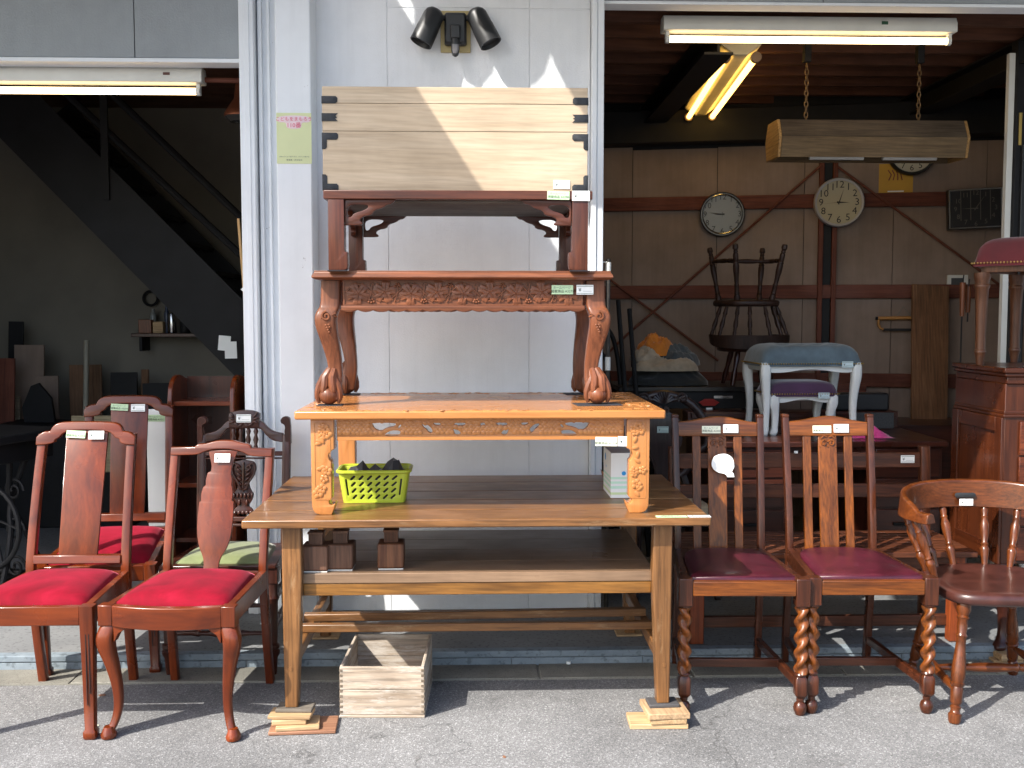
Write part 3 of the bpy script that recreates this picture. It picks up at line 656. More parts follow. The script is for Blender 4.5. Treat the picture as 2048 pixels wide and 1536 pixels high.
for a in range(4): lo.dome((.0, 0, 0), .008, .0006, 8, .014, a*pi/4)
lo.map(lambda a, b, c: (-.0682+b, .045+a*1.1, .137+c*1.1)).build('flower_mark', M['blue'], Q)
put('lettering', text_mesh('hana', .016, M['blue']), None, Q, 0, (-.0688, .02, .104), (0, 0, -pi/2))

S = thing('spotlight', 'black twin head sensor spotlight on the white wall above the chest', 'spotlight', (-.098, 4.739, 2.66))
MB().box(-.066, .066, -.012, 0, -.095, .085).build('back_plate', plain('yellowed plate', (.50, .40, .18), .5), S, .003)
bd = MB().loft([rsec(0, z, 0, w_, h_, .2, 3) for w_, h_, z in ()] or [[(a, -.0125, b) for a, b, _ in rsec(0, 0, 0, .098, .14, .12, 3)], [(a, -.045, b) for a, b, _ in rsec(0, 0, 0, .094, .136, .12, 3)], [(a, -.055, b) for a, b, _ in rsec(0, 0, 0, .08, .12, .12, 3)]]); bd.build('body', M['black'], S, .002)
for s, tip in ((-1, Vector((-.15, -.075, -.072))), (1, Vector((.155, -.085, -.075)))):
    top = Vector((s*.088, -.06, .062)); ax = (tip-top)
    MB().turned(top-ax*.12, tip, [(0, .012), (.03, .028), (.1, .040), (.18, .045), (.5, .047), (.52, .048), (1, .05), (1.0, .046), (.9, .042)], 22).build('lamp_head', M['black'], S)
    MB().turned(top+ax*.06, (s*.04, -.03, .045), [(0, .012), (.5, .013), (1, .012)], 10).build('knuckle', M['black'], S)
MB().box(-.022, .022, -.075, -.05, -.05, .01).build('sensor_arm', M['black'], S, .006)
MB().loft([rsec(0, -.07, z, w_, w_*.8, .45, 4) for z, w_ in ((-.128, .008), (-.122, .026), (-.10, .036), (-.07, .038), (-.052, .032))]).build('sensor_eye', M['black'], S)
MB().loft([rsec(0, -.078, z, w_, w_*.7, .45, 4) for z, w_ in ((-.116, .018), (-.10, .031), (-.078, .032))]).build('sensor_lens', plain('grey lens', (.16, .155, .165), .25), S)

P = thing('notice_poster', 'pale yellow notice sheet with pink lettering on the white column', 'poster', (-.786, 4.5785, 2.163))
MB().box(-.074, .074, -.0012, 0, -.107, .107).build('sheet', plain('yellow paper', (.68, .72, .40), .55, var=.04), P)
pk = plain('pink print', (.70, .05, .13), .55, var=.03); pk2 = plain('pale pink print', (.84, .66, .70), .55, var=.03)
for sx_, m_, y_ in ((1.0, pk, -.0028),):
    put('lettering', text_mesh('こどもをまもろう', .0195, pk), None, P, 0, (0, -.0028, .080)); put('lettering', text_mesh('110番', .025, pk), None, P, 0, (0, -.0028, .054))
MB().plate([smoothc([(-.07, .066), (-.072, .090), (-.03, .096), (.03, .096), (.072, .090), (.07, .066), (.03, .068), (.034, .040), (-.034, .040), (-.03, .068)], 2)], .0006, .0001).move(0, -.0018, 0).build('lettering_ground', pk2, P)
put('lettering', text_mesh('地域のみんなで見守ります　子ども110番の店', .0062, M['ink2']), None, P, 0, (0, -.0018, -.078)); put('lettering', text_mesh('警察署・防犯協会', .0085, M['ink2']), None, P, 0, (0, -.0018, -.092))
pipe = thing('hinge_pipe', 'dark weathered door pipe with pale collars beside the right jamb', 'pipe', (.583, 4.72, 0))
MB().tube([(0, 0, .07), (0, 0, 1.66)], .010, 10).build('pipe', plain('rusty pipe', (.04, .035, .03), .6, .4, var=.5, vs_=30), pipe)
for z in (1.615, 1.19): MB().tube([(0, 0, z-.03), (0, 0, z+.03)], .0125, 12).build('collar', M['whitemetal'], pipe)
for z in (1.645, 1.59): MB().tube([(-.03, -.005, z), (-.008, -.012, z)], .003, 6).build('bracket', M['whitemetal'], pipe)

# ---------------------------------------------------------------- left chairs
velvet = NT('red velvet'); velvet.set(Roughness=.85, Sheen_Weight=.22, Sheen_Roughness=.35, Sheen_Tint=(1, .25, .35, 1), Specular_IOR_Level=.2)
_v = velvet.coords(); velvet.l(velvet.ramp(velvet.noise(_v, 7, 5, .6, .6), [(.3, (.13, .0004, .007)), (.55, (.23, .0008, .014)), (.8, (.33, .006, .03))]), velvet.b.inputs['Base Color']); velvet.bump(velvet.noise(_v, 350, 2), .15, .001)
def cushion(wf, wb, d, h, z, mat, parent, name='seat_cushion', y0=0, n=14, p=3.2, crown=.5, edge=.45):
    m = MB(); top = []; 
    for j_ in range(n+1):
        for i in range(n+1):
            u, v = -1+2*i/n, -1+2*j_/n; k = 1-.05*abs(u)**6*abs(v)**6*0
            wd = (wf+(wb-wf)*(v+1)/2)/2; e_ = (1-abs(u)**8)*(1-abs(v)**8); c_ = (1-abs(u)**p)*(1-abs(v)**p)
            rr = 1-.045*(abs(u)*abs(v))**4
            top.append((u*wd*rr, y0+v*d/2*rr, z+h*(edge*e_**.5+crown*c_)))
    m.add(top, [(j_*(n+1)+i, j_*(n+1)+i+1, (j_+1)*(n+1)+i+1, (j_+1)*(n+1)+i) for j_ in range(n) for i in range(n)])
    b = [i for i in range(n+1)]+[j_*(n+1)+n for j_ in range(1, n+1)]+[n*(n+1)+i for i in range(n-1, -1, -1)]+[j_*(n+1) for j_ in range(n-1, 0, -1)]
    o = len(m.v); m.v += [(m.v[i][0], m.v[i][1], z-.02) for i in b]; k = len(b)
    m.f += [[b[i], b[(i+1) % k], o+(i+1) % k, o+i] for i in range(k)] + [[o+i for i in range(k)]]
    return m.build(name, mat, parent, 0, 60)
def post(parent, x0, pts, w_, d_, mat, name='back_post'):
    """pts: (x, y, z) down the post; x mirrored by sign of x0"""
    q = smooth([tuple(map(float, p)) for p in pts], 2)
    return MB().loft([rsec(x0*p[0], p[1], p[2], w_, d_, .16, 2) for p in q]).build(name, mat, parent)
def lean(y0, z0, k): return lambda a, b, c: (a, b+y0+(c-z0)*k, c)
def rail(parent, p0, p1, w_, h_, mat, name, bev=.003):
    p0, p1 = Vector(p0), Vector(p1); t = (p1-p0); a = math.atan2(t.y, t.x)
    el_ = math.atan2(t.z, sqrt(t.x**2+t.y**2))
    return MB().obox((0, 0, 0), (t.length, w_, h_)).build(name, mat, parent, bev, 38, tuple((p0+p1)/2), (0, -el_, a))
def splat_chair(label, loc, rz, rx=0):
    c = thing('side_chair', label, 'chair', loc, rz, 'mahogany chairs with red velvet seats', rx)
    for s in (-1, 1):
        post(c, s, [(.172, .275, 0), (.172, .235, .18), (.176, .20, .42), (.176, .205, .5), (.172, .27, .75), (.168, .335, .955)], .032, .034, mahog('Z'))
        f = MB().loft([rsec(s*.208, -.275, z, w_, w_, .12, 2) for z, w_ in ((0, .034), (.005, .042), (.026, .044), (.034, .033), (.22, .038), (.40, .046), (.452, .046))])
        lg = f.build('front_leg', mahog('Z'), c)
        MB().box(s*.208-.003, s*.208-.0015, -.2985, -.2945, .12, .36).box(s*.208+.007, s*.208+.0085, -.2985, -.2945, .16, .36).build('groove', M['black'], lg)
        rail(c, (s*.205, -.25, .418), (s*.178, .19, .418), .026, .068, mahog('Y'), 'side_rail')
    rail(c, (-.186, -.281, .42), (.186, -.281, .42), .026, .064, mahog('X'), 'front_rail'); rail(c, (-.16, .2, .42), (.16, .2, .42), .026, .06, mahog('X'), 'rear_rail')
    cushion(.40, .335, .42, .045, .447, velvet.m, c, y0=-.035)
    k = .00063; cr = lambda P_: [((x-558)*k, 1.0-(y-305)*k) for x, y in P_]
    crest = cr([(262, 440), (262, 392)] + smooth([(262, 392), (300, 360), (342, 358)], 1)[1:] + smooth([(342, 358), (355, 330), (385, 308), (450, 302), (558, 302), (690, 304), (745, 312), (770, 335), (780, 360)], 2) + smooth([(780, 360), (822, 364), (857, 392)], 1)[1:] + [(857, 442), (800, 440)] + smooth([(800, 440), (765, 428), (762, 405), (735, 400), (715, 372), (670, 358), (558, 352), (470, 356), (420, 370), (400, 398), (375, 408), (372, 428), (320, 438)], 1)[1:])
    L_ = lean(.23, .62, .27)
    MB().plate([crest], .026, .004, 2).map(L_).build('crest_rail', mahog('X'), c)
    MB().plate([[(-.072, .512), (.072, .512), (.082, .967), (-.075, .967)]], .012, .002).map(L_).build('splat', mahog('Z'), c)
    MB().box(-.162, .162, -.013, .013, .482, .513).map(L_).build('cross_rail', mahog('X'), c, .003)
    return c, L_
c1, LB = splat_chair('mahogany chair with plain splat and red seat at the front left edge', (-1.505, 3.742, 0), .0)
web_tag(c1, (-.036, .306, .955), 'A3204', .072, .028, (-.26, .05, 0)); yen_tag(c1, (.042, .303, .952), .058, .032, (-.26, 0, 0))
c2 = copy_tree(c1); c2.location = (-1.50, 4.365, .0); c2.rotation_euler = (radians(6.2), 0, .06); c2.location.z = .03
tag(c2, 'mahogany chair with plain splat and red seat in the second row', 'chair', 'mahogany chairs with red velvet seats')

A = thing('side_chair', 'mahogany chair with vase splat, cabriole legs and red velvet seat', 'chair', (-1.008, 3.722, 0), -.075)
for s in (-1, 1):
    post(A, s, [(.185, .275, 0), (.183, .245, .16), (.182, .21, .42), (.182, .215, .5), (.183, .275, .72), (.184, .33, .90)], .03, .034, mahog('Z'))
    m = cabriole(s, -1, 0, [(.022, .006, .028), (.05, -.008, .026), (.10, -.018, .028), (.17, -.016, .033), (.25, -.004, .042), (.31, .009, .054), (.345, .010, .058), (.375, .002, .056), (.39, -.004, .054)], None, None, A); m.move(s*.203, -.262, 0)
    lg = m.build('front_leg', mahog('Z'), A)
    MB().loft([rsec(s*(.203+.008), -.262-.010, z, w_, w_*1.15, .49, 5) for z, w_ in ((0, .034), (.004, .046), (.014, .05), (.026, .04), (.040, .029))]).build('pad_foot', mahog('Z'), lg)
    MB().prism([(0, .385), (-.05, .385), (-.035, .372), (-.016, .36), (-.004, .335), (0, .33)], 'y', -.288, -.256).map(lambda a, b, c_: (s*(a+.18), b, c_)).build('knee_bracket', mahog('X'), lg, .003)
    rail(A, (s*.203, -.25, .42), (s*.185, .20, .42), .026, .068, mahog('Y'), 'side_rail'); MB().box(s*.206-.024, s*.206+.024, -.292, -.248, .386, .456).build('corner_block', mahog('Z'), A, .003)
fr = []
for i in range(13):
    x = -.183+.366*i/12; y = -.291-.026*(1-(x/.183)**2); zt = .455; fr.append([(x, y, .384-.004*(1-(x/.183)**2)), (x, y+.03, .384), (x, y+.03, zt), (x, y, zt)])
MB().loft(fr).build('front_rail', mahog('X'), A, .003); rail(A, (-.17, .205, .42), (.17, .205, .42), .026, .06, mahog('X'), 'rear_rail')
cu = cushion(.405, .345, .42, .045, .449, velvet.m, A, y0=-.04)
k = .00063; cr = lambda P_: [((x-1328)*k, .93-(y-408)*k) for x, y in P_]
L_ = lean(.225, .55, .27)
crest = cr([(1015, 497), (1015, 449), (1160, 447)] + smooth([(1160, 447), (1180, 428), (1228, 428), (1285, 410), (1340, 406), (1400, 408), (1455, 425), (1500, 430), (1512, 452)], 2) + [(1640, 456), (1640, 502)] + smooth([(1560, 502), (1500, 498), (1470, 480), (1400, 462), (1340, 458), (1270, 462), (1215, 478), (1185, 494), (1090, 497)], 2))
MB().plate([crest], .026, .004, 2).map(L_).build('crest_rail', mahog('X'), A)
vl = smooth([(1245, 465), (1258, 515), (1272, 560), (1268, 592)], 2)+smooth([(1250, 600), (1240, 640), (1243, 672)], 1)+smooth([(1228, 684), (1218, 720), (1220, 765)], 1)+smooth([(1210, 772), (1205, 860), (1210, 960), (1228, 1035), (1255, 1085), (1264, 1130), (1256, 1175), (1235, 1210)], 2)
vr = smooth([(1375, 1210), (1355, 1170), (1352, 1125), (1365, 1085), (1398, 1035), (1417, 960), (1423, 850), (1420, 772)], 2)+smooth([(1408, 762), (1412, 720), (1406, 684)], 1)+smooth([(1400, 672), (1402, 640), (1392, 600)], 1)+smooth([(1393, 592), (1396, 550), (1412, 505), (1430, 465)], 2)
MB().plate([cr(vl+vr)], .011, .002).map(L_).build('splat', mahog('Z'), A)
yen_tag(A, (.008, .292, .866), .06, .033, (-.26, 0, 0))

# carved chair with green seat
Dc = thing('side_chair', 'dark carved chair with leaf splat and green fabric seat', 'chair', (-1.005, 4.24, 0), -.02)
dk = mahogd
for s in (-1, 1):
    post(Dc, s, [(.172, .25, .06), (.172, .215, .25), (.176, .20, .42), (.178, .205, .5), (.18, .235, .75), (.18, .26, .90)], .034, .03, dk('Z'))
    ft = MB().turned((s*.205, -.18, 0), (s*.205, -.18, .37), [(0, .009), (.05, .012), (.2, .016), (.24, .024), (.27, .026), (.29, .018), (.31, .024), (.34, .024), (.36, .016), (.6, .018), (.8, .02), (.84, .026), (.88, .02), (1, .022)], 14); ft.build('front_leg', dk('Z'), Dc)
    MB().box(s*.205-.024, s*.205+.024, -.204, -.156, .37, .435).build('leg_block', dk('Z'), Dc, .003)
    rail(Dc, (s*.205, -.16, .41), (s*.178, .19, .41), .026, .055, dk('Y'), 'side_rail')
    for z in (.16, .27): MB().turned((s*.203, -.17, z), (s*.175, .22, z+.04), [(0, .007), (.3, .009), (.45, .014), (.5, .009), (.55, .014), (.7, .009), (1, .007)], 10).build('side_stretcher', dk('Y'), Dc)
    sp_ = MB().prism(smooth([(0, .86), (0, .965), (.012, .978), (.03, .978), (.042, .965), (.04, .95), (.028, .945), (.022, .935), (.026, .91), (.022, .86)], 1), 'y', .22, .25).map(lambda a, b, c_: (s*(.198-a), b+.02, c_)); sp_.build('scroll_finial', dk('Z'), Dc, .002)
for z in (.17, .28): MB().turned((-.19, -.18, z), (.19, -.18, z), [(0, .008), (.2, .009), (.28, .014), (.3, .009), (.4, .011), (.47, .016), (.5, .011), (.53, .016), (.6, .011), (.7, .009), (.72, .014), (.8, .009), (1, .008)], 12).build('front_stretcher', dk('X'), Dc)
rail(Dc, (-.18, -.185, .405), (.18, -.185, .405), .026, .055, dk('X'), 'front_rail'); rail(Dc, (-.16, .2, .405), (.16, .2, .405), .026, .055, dk('X'), 'rear_rail')
MB().prism([(-.225, -.21), (.225, -.21), (.19, .20), (-.19, .20)], 'z', .43, .444).build('seat_frame', dk('X'), Dc, .004)
cushion(.37, .31, .33, .035, .444, plain('green damask', (.16, .19, .075), .8, var=.18, vs_=14, sheen=.3, bump=.1, bs=300), Dc, y0=-.01)
Ld = lean(.205, .5, .13)
arm = [(-.165, .905)] + smooth([(-.165, .905), (-.12, .915), (-.095, .935), (-.078, .955), (-.062, .962)], 2)[1:] + [(.062, .962)] + smooth([(.062, .962), (.078, .955), (.095, .935), (.12, .915), (.165, .905)], 2)[1:] + [(.165, .868)] + smooth([(.165, .868), (.12, .874), (.09, .90), (.074, .922), (.062, .926)], 2)[1:] + [(-.062, .926)] + smooth([(-.062, .926), (-.074, .922), (-.09, .90), (-.12, .874), (-.165, .868)], 2)[1:]
MB().plate([arm], .024, .004, 2).map(Ld).build('crest_rail', dk('X'), Dc)
tb = MB().plate([[(-.065, .93), (.065, .93)] + smooth([(.065, .99), (.03, 1.004), (-.03, 1.004), (-.065, .99)], 2)], .034, .004).map(Ld).build('carved_tablet', dk('X'), Dc)
cv = MB()
for s in (-1, 1):
    for a, (x, z) in ((.9, (.05, .985)), (.3, (.052, .97)), (-.3, (.05, .955)), (.6, (.03, .945)), (-.6, (.014, .942))): cv.dome((s*x, .018*0-.018, z), .006, .007, 8, .015, s*a)
cv.map(Ld).build('tablet_carving', dk('X'), tb)['kind'] = 'stuff'
for z, h_ in ((.82, .018), (.80, .006), (.545, .02), (.52, .012)): MB().box(-.165, .165, -.012, .012, z-h_/2, z+h_/2).map(Ld).build('cross_rail', dk('X'), Dc, .003)
for x in (-.048, -.016, .016, .048): MB().turned((x, 0, .828), (x, 0, .928), [(0, .006), (.15, .011), (.3, .006), (.5, .012), (.7, .006), (.85, .011), (1, .006)], 10).map(Ld).build('spindle', dk('Z'), Dc)
ly = smooth([(-.042, .565), (-.042, .585), (-.02, .60), (-.036, .62), (-.044, .65), (-.03, .665), (-.02, .70), (-.045, .73), (-.055, .76), (-.045, .785), (-.02, .79), (0, .795)], 2)
lyr = MB().plate([ly + [(-a, b) for a, b in ly[::-1][1:]]], .016, .003).map(Ld).build('leaf_splat', dk('Z'), Dc)
cv = MB()
for s in (-1, 1):
    cv.tube([(s*.012, -.010, .67), (s*.022, -.012, .70), (s*.045, -.012, .735), (s*.05, -.012, .765), (s*.038, -.012, .782), (s*.026, -.012, .772), (s*.032, -.012, .76)], .006, 7)
    for i in range(6): cv.dome((s*(.012+.002*i), -.009, .675+.019*i), .006, .007, 8, .014, s*(.7))
    for i in range(3): cv.dome((s*(.008+.015*i), -.009, .645), .011, .008, 8, .006, 0)
    cv.dome((s*.016, -.009, .615), .014, .007, 8, .006, 0)
cv.tube([(0, -.010, .66), (0, -.013, .72), (0, -.010, .785)], .004, 6)
for i in range(5): cv.dome((-.034+.017*i, -.009, .572), .008, .006, 8, .007, 0)
cv.map(Ld).build('splat_carving', dk('Z'), lyr)['kind'] = 'stuff'
yen_tag(Dc, (0, .245, .97), .062, .034, (-.13, 0, 0))

# ---------------------------------------------------------------- oak barley twist chairs
leather = NT('oxblood leather'); leather.set(Roughness=.36, Coat_Weight=.15)
_v = leather.coords(); leather.l(leather.ramp(leather.noise(_v, 9, 6, .65), [(.3, (.032, .004, .0085)), (.7, (.085, .010, .022))]), leather.b.inputs['Base Color']); leather.bump(leather.noise(leather.coords((60, 12, 60)), 6, 5, .7), .25, .0015)
def oak_chair(label, loc, rz):
    c = thing('dining_chair', label, 'chair', loc, rz, 'oak barley twist dining chairs')
    for s in (-1, 1):
        post(c, s, [(.165, .27, 0), (.165, .25, .2), (.165, .225, .44), (.165, .23, .55), (.168, .275, .80), (.17, .315, 1.0)], .026, .036, oakd('Z'))
        MB().box(s*.17-.014, s*.17+.014, .296, .334, .998, 1.012).build('post_cap', oakd('Z'), c, .004)
        x, y = s*.205, -.255
        MB().box(x-.025, x+.025, y-.025, y+.025, .392, .492).build('leg_block', oakd('Z'), c, .004)
        lf = []; n = 20
        for i in range(53):
            z = .150+.235*i/52; ph = 2*pi*z/.112*s
            lf.append([(x+(.0195+.0068*cos(2*(a-ph)))*cos(a)+.0*cos(ph), y+(.0195+.0068*cos(2*(a-ph)))*sin(a), z) for a in [2*pi*j_/n for j_ in range(n)]])
        MB().loft(lf).build('twist_leg', oak('Z'), c, 0, 70)
        MB().lathe([(.018, .384), (.022, .387), (.022, .392)], (x, y, 0), 16).lathe([(.021, .142), (.022, .147), (.019, .152)], (x, y, 0), 16).build('ring', oakd('Z'), c)
        MB().loft([rsec(x, y, z, w_, w_, .1, 2) for z, w_ in ((.062, .026), (.075, .043), (.13, .043), (.142, .03))]).build('foot_block', oakd('Z'), c, .002)
        MB().lathe([(.008, 0), (.017, .002), (.0225, .016), (.024, .026), (.020, .040), (.012, .048), (.014, .054), (.013, .062)], (x, y, 0), 18).build('ball_foot', oakd('Z'), c)
        rail(c, (s*.203, -.24, .46), (s*.165, .225, .46), .024, .055, oakd('Y'), 'side_rail')
        rail(c, (s*.203, -.24, .105), (s*.165, .25, .105), .020, .032, oakd('Y'), 'side_stretcher')
    rail(c, (-.185, -.02, .108), (.185, -.02, .108), .02, .032, oakd('X'), 'cross_stretcher')
    rail(c, (-.18, -.266, .456), (.18, -.266, .456), .026, .052, oak('X'), 'front_rail'); rail(c, (-.155, .228, .455), (.155, .228, .455), .024, .05, oakd('X'), 'rear_rail')
    out = smoothc([(-.188, -.252), (.188, -.252), (.165, .03), (.135, .165), (.06, .195), (-.06, .195), (-.135, .165), (-.165, .03)], 2)
    out = [(-.186, -.25), (.186, -.25), (.184, -.235)] + [p for p in smooth([(.184, -.235), (.168, .05), (.15, .14), (.1, .19), (0, .20), (-.1, .19), (-.15, .14), (-.168, .05), (-.184, -.235)], 3)[1:-1]] + [(-.184, -.235)]
    MB().loft([[(a*k_, (b+.03)*k_-.03, z) for a, b in out] for k_, z in ((1, .47), (1, .484), (.985, .492), (.93, .499), (.75, .506), (.4, .511), (.05, .512))]).build('seat_pad', leather.m, c, 0, 60)
    for s in (-1, 1): MB().prism([(s*.19, -.23), (s*.165, .215), (s*.12, .215), (s*.168, .05), (s*.186, -.23)], 'z', .468, .487).build('seat_frame', oakd('Y'), c, .002)
    L_ = lean(.232, .5, .155)
    k_ = .000588; cr_ = [((x-711)*k_, 1.005-(y-177)*k_) for x, y in [(440, 312), (440, 215)]+smooth([(447, 215), (540, 206), (620, 188), (711, 176), (800, 184), (880, 206), (980, 220)], 3)+[(980, 312)]]
    MB().plate([cr_], .022, .004, 2).map(L_).build('crest_rail', oak('X'), c)
    for x0, x1, nm in ((-.102, -.069, 'slat'), (.063, .096, 'slat')): MB().box(x0, x1, -.006, .006, .478, .93).map(lambda a, b, z: (a+.010*sin((z-.48)/.45*pi)*0, b-.018*sin((z-.48)/.45*pi), z)).map(L_).build(nm, oak('Z'), c, .002)
    ws = MB().box(-.040, .034, -.006, .006, .478, .93).map(L_).build('splat', oak('Z'), c, .002)
    em = MB()
    for s in (-1, 1):
        em.tube([(-.003+s*q[0], q[1], q[2]) for q in spiral((.0145, .898), .0135, .004, pi*.9, -1.15, -.0085, 24)], .0032, 6)
        em.tube([(-.003+s*.004, -.0085, .922), (-.003+s*.016, -.0095, .926), (-.003+s*.029, -.0085, .915)], .003, 6)
        for z in (.883, .924): em.ball((-.003+s*.032, -.0075, z), .0028, 6, 4)
    em.ball((-.003, -.008, .884), .0032, 6, 4); em.map(L_); stuff(em.build('scroll_carving', oak('Z'), ws))
    return c
h1 = oak_chair('oak barley twist chair carrying a round white note, next to the oak table', (.942, 3.86, 0), -.05)
web_tag(h1, (-.027, .287, .953), 'A3203', .074, .029, (-.15, 0, 0), M['tagc']); yen_tag(h1, (.050, .286, .957), .060, .033, (-.15, 0, 0))
h2 = copy_tree(h1); h2.location = (1.393, 3.86, 0); h2.rotation_euler.z = -.035
tag(h2, 'oak barley twist chair without a note, second from the oak table', 'chair', 'oak barley twist dining chairs')
nb = smooth([(.046, -.015), (.044, .018), (.022, .036), (-.004, .038), (-.034, .028), (-.045, .002), (-.040, -.022), (-.02, -.037), (.006, -.042)], 2) + [(.015, -.048), (.018, -.055), (.046, -.055), (.043, -.04), (.036, -.035)]
nt_ = thing('note_card', 'white speech bubble card stuck on the splat of the oak chair', 'card', (.966, 4.103, .824), -.05, rx=-.15)
MB().plate([nb], .0016, .0003).build('card', M['tagw'], nt_)
put('lettering', text_mesh('予約済', .008, M['ink2']), None, nt_, 0, (.030, -.0014, -.047))

# ---------------------------------------------------------------- captain's chair
def captain(label, loc, rz, sz=1., grp=None):
    c = thing('captain_chair', label, 'chair', loc, rz, grp); wn = lambda ax: wood('captain oak ', (.06, .014, .0035), (.185, .048, .0095), ax, .3, .5, 1.2, .5)
    W_, WX, WY = wn('Z'), wn('X'), wn('Y')
    pr = [(0, .017), (.02, .021), (.075, .023), (.085, .018), (.11, .015), (.135, .019), (.15, .014), (.16, .017), (.18, .020), (.28, .021), (.30, .019), (.31, .022), (.33, .024), (.34, .020), (.38, .024), (.48, .023), (.60, .018), (.70, .0155), (.72, .020), (.745, .0155), (.80, .018), (.85, .0165), (.87, .022), (.89, .017), (.93, .024), (1, .024)]
    lt = [(-.225, -.27, 0, -.17, -.19), (.225, -.27, 0, .17, -.19), (-.20, .24, 0, -.14, .14), (.20, .24, 0, .14, .14)]
    for x, y, z, x2, y2 in lt: MB().turned((x, y, z), (x2, y2, .405), pr, 16).build('leg', W_, c)
    sp = [(0, .009), (.1, .012), (.2, .016), (.23, .012), (.25, .017), (.28, .013), (.4, .017), (.5, .018), (.6, .017), (.72, .013), (.75, .017), (.77, .012), (.8, .016), (.9, .012), (1, .009)]
    for s in (-1, 1): MB().turned((s*.211, -.245, .105), (s*.187, .212, .115), sp, 12).build('side_stretcher', WY, c)
    for y in (.0,): MB().turned((-.2, -.015, .112), (.2, -.015, .112), sp, 12).build('cross_stretcher', WX, c)
    o_ = smoothc([(-.235, -.14), (-.20, -.245), (-.06, -.262), (.06, -.262), (.20, -.245), (.235, -.14), (.235, .08), (.17, .20), (0, .23), (-.17, .20), (-.235, .08)], 3)
    secs = [[(a*k_, b*k_, z) for a, b in o_] for k_, z in ((.90, .402), (.97, .406), (1.0, .416), (1.0, .432), (.98, .443), (.93, .449), (.8, .448), (.5, .441), (.1, .439))]
    MB().loft(secs).build('seat', plain('brown leather', (.05, .016, .012), .33, coat=.2, var=.35, vs_=20, bump=.15, bs=60), c, 0, 60)
    # horseshoe rail
    def P_(a): r_ = .30; return Vector((r_*cos(a)*1.0, .04+.24*sin(a), 0))
    secs = []
    for i in range(41):
        a = radians(-32+244*i/40); p = P_(a); d = Vector((cos(a), sin(a)*1.1, 0)).normalized()
        t = (i-20)/20; hb = .030+.07*max(0, 1-abs(t)**2.2*1.25)**.6 if abs(t) < .9 else .030
        zt = .668+hb; wi = .020 + (.007 if abs(t) > .9 else 0); z0 = .66
        secs.append([p+d*(-wi)+Vector((0, 0, z0)), p+d*wi+Vector((0, 0, z0)), p+d*(wi-.008)+Vector((0, 0, zt-.005)), p+d*(wi-.016)+Vector((0, 0, zt)), p+d*(-.004)+Vector((0, 0, zt)), p+d*(-wi*.55)+Vector((0, 0, zt-.006))])
    MB().loft(secs).build('back_rail', WX, c, .003)
    MB().plate([slot(0, .708, .082, .019, 0)], .003, .0008).move(0, .2515, 0).build('hand_hole_shade', M['black'], c)  # black plate stands in for the dark inside the hand hole
    for a in (-14, 22, 50, 74, 106, 130, 158, 194):
        p = P_(radians(a)); q = Vector((p.x*.72, (p.y-.02)*.78, .44)); MB().turned(q, (p.x, p.y, .668), [(0, .011), (.12, .013), (.24, .017), (.28, .018), (.33, .012), (.36, .0145), (.39, .0115), (.55, .017), (.68, .018), (.76, .012), (.79, .0145), (.82, .011), (.9, .015), (.95, .013), (1, .009)], 12).build('spindle', W_, c)
    return c
j1 = captain('oak captain chair with round brown leather seat at the right edge', (1.885, 3.755, 0), -.06)
yen_tag(j1, (.0, .240, .682), .052, .026, (.0, 0, 0))

# ---------------------------------------------------------------- slatted bench, cabinet and things behind
bn = thing('slatted_bench', 'long dark slatted bench behind the oak chairs', 'bench', (1.432, 4.40, .061))
for s in (-1, 1):
    MB().loft([rsec(s*.565, y, z, .042, .045, .12, 2) for y, z in ((.18, 0), (.19, .36), (.22, .75), (.222, .762))]).build('back_post', bench_w('Z'), bn, .003)
    MB().box(s*.54-.03, s*.54+.03, -.20, -.155, 0, .36).build('front_leg', wood('warm bench leg ', (.22, .04, .01), (.36, .08, .02), 'Z', .4, .2), bn, .004)
    MB().box(s*.54-.02, s*.54+.02, -.154, .17, .30, .36).build('side_rail', bench_w('Y'), bn, .003)
for z, h_ in ((.70, .066), (.565, .06)): MB().box(-.545, .545, .195, .217, z-h_/2, z+h_/2).map(lambda a, b, c: (a, b+(c-.565)*.09, c)).build('back_rail', bench_w('X'), bn, .003)
MB().box(-.51, .51, -.19, -.165, .30, .36).build('front_rail', bench_w('X'), bn, .003); MB().box(-.54, .54, -.17, -.145, .06, .105).build('lower_rail', bench_w('X'), bn, .003)
for i in range(9): MB().box(-.60, .60, -.245+i*.049, -.245+i*.049+.041, .362, .387).build('seat_slat', bench_w('X'), bn, .004)
MB().box(.02, .05, .19, .212, .36, .70).build('back_brace', wood('warm bench leg ', (.22, .04, .01), (.36, .08, .02), 'Z', .4, .2), bn, .003)
yen_tag(bn, (.485, .203, .705), .062, .034); MB().box(-.03, -.015, .19, .2, .735, .745).build('white_clip', M['tagw'], bn)

cb_ = thing('mahogany_cabinet', 'tall mahogany cabinet with moulded top and drawers at the right edge', 'cabinet', (2.085, 4.12, .045))
def mh(ax): return wood('cabinet mahogany ', (.036, .008, .0032), (.095, .024, .0075), ax, .3, .4, .9, .3)
MB().box(.02, .78, .0, .44, .36, 1.09).build('carcass', mh('Z'), cb_, .003)
for k_, z0, z1 in ((-.02, 1.135, 1.155), (-.012, 1.12, 1.1345), (.0, 1.09, 1.1195)): MB().box(.02+k_, .80, k_-.01, .44, z0, z1).build('top_moulding', mh('X'), cb_, .004)
for z0, z1, k_ in ((.955, .968, -.008), (.968, .982, -.004)): MB().box(.02+k_, .80, k_, .44, z0, z1).build('waist_moulding', mh('X'), cb_, .003)
for y0, y1 in ((.0, .055), (.385, .44)): MB().box(.008, .0199, y0, y1, .36, .954).build('side_stile', mh('Z'), cb_, .002)
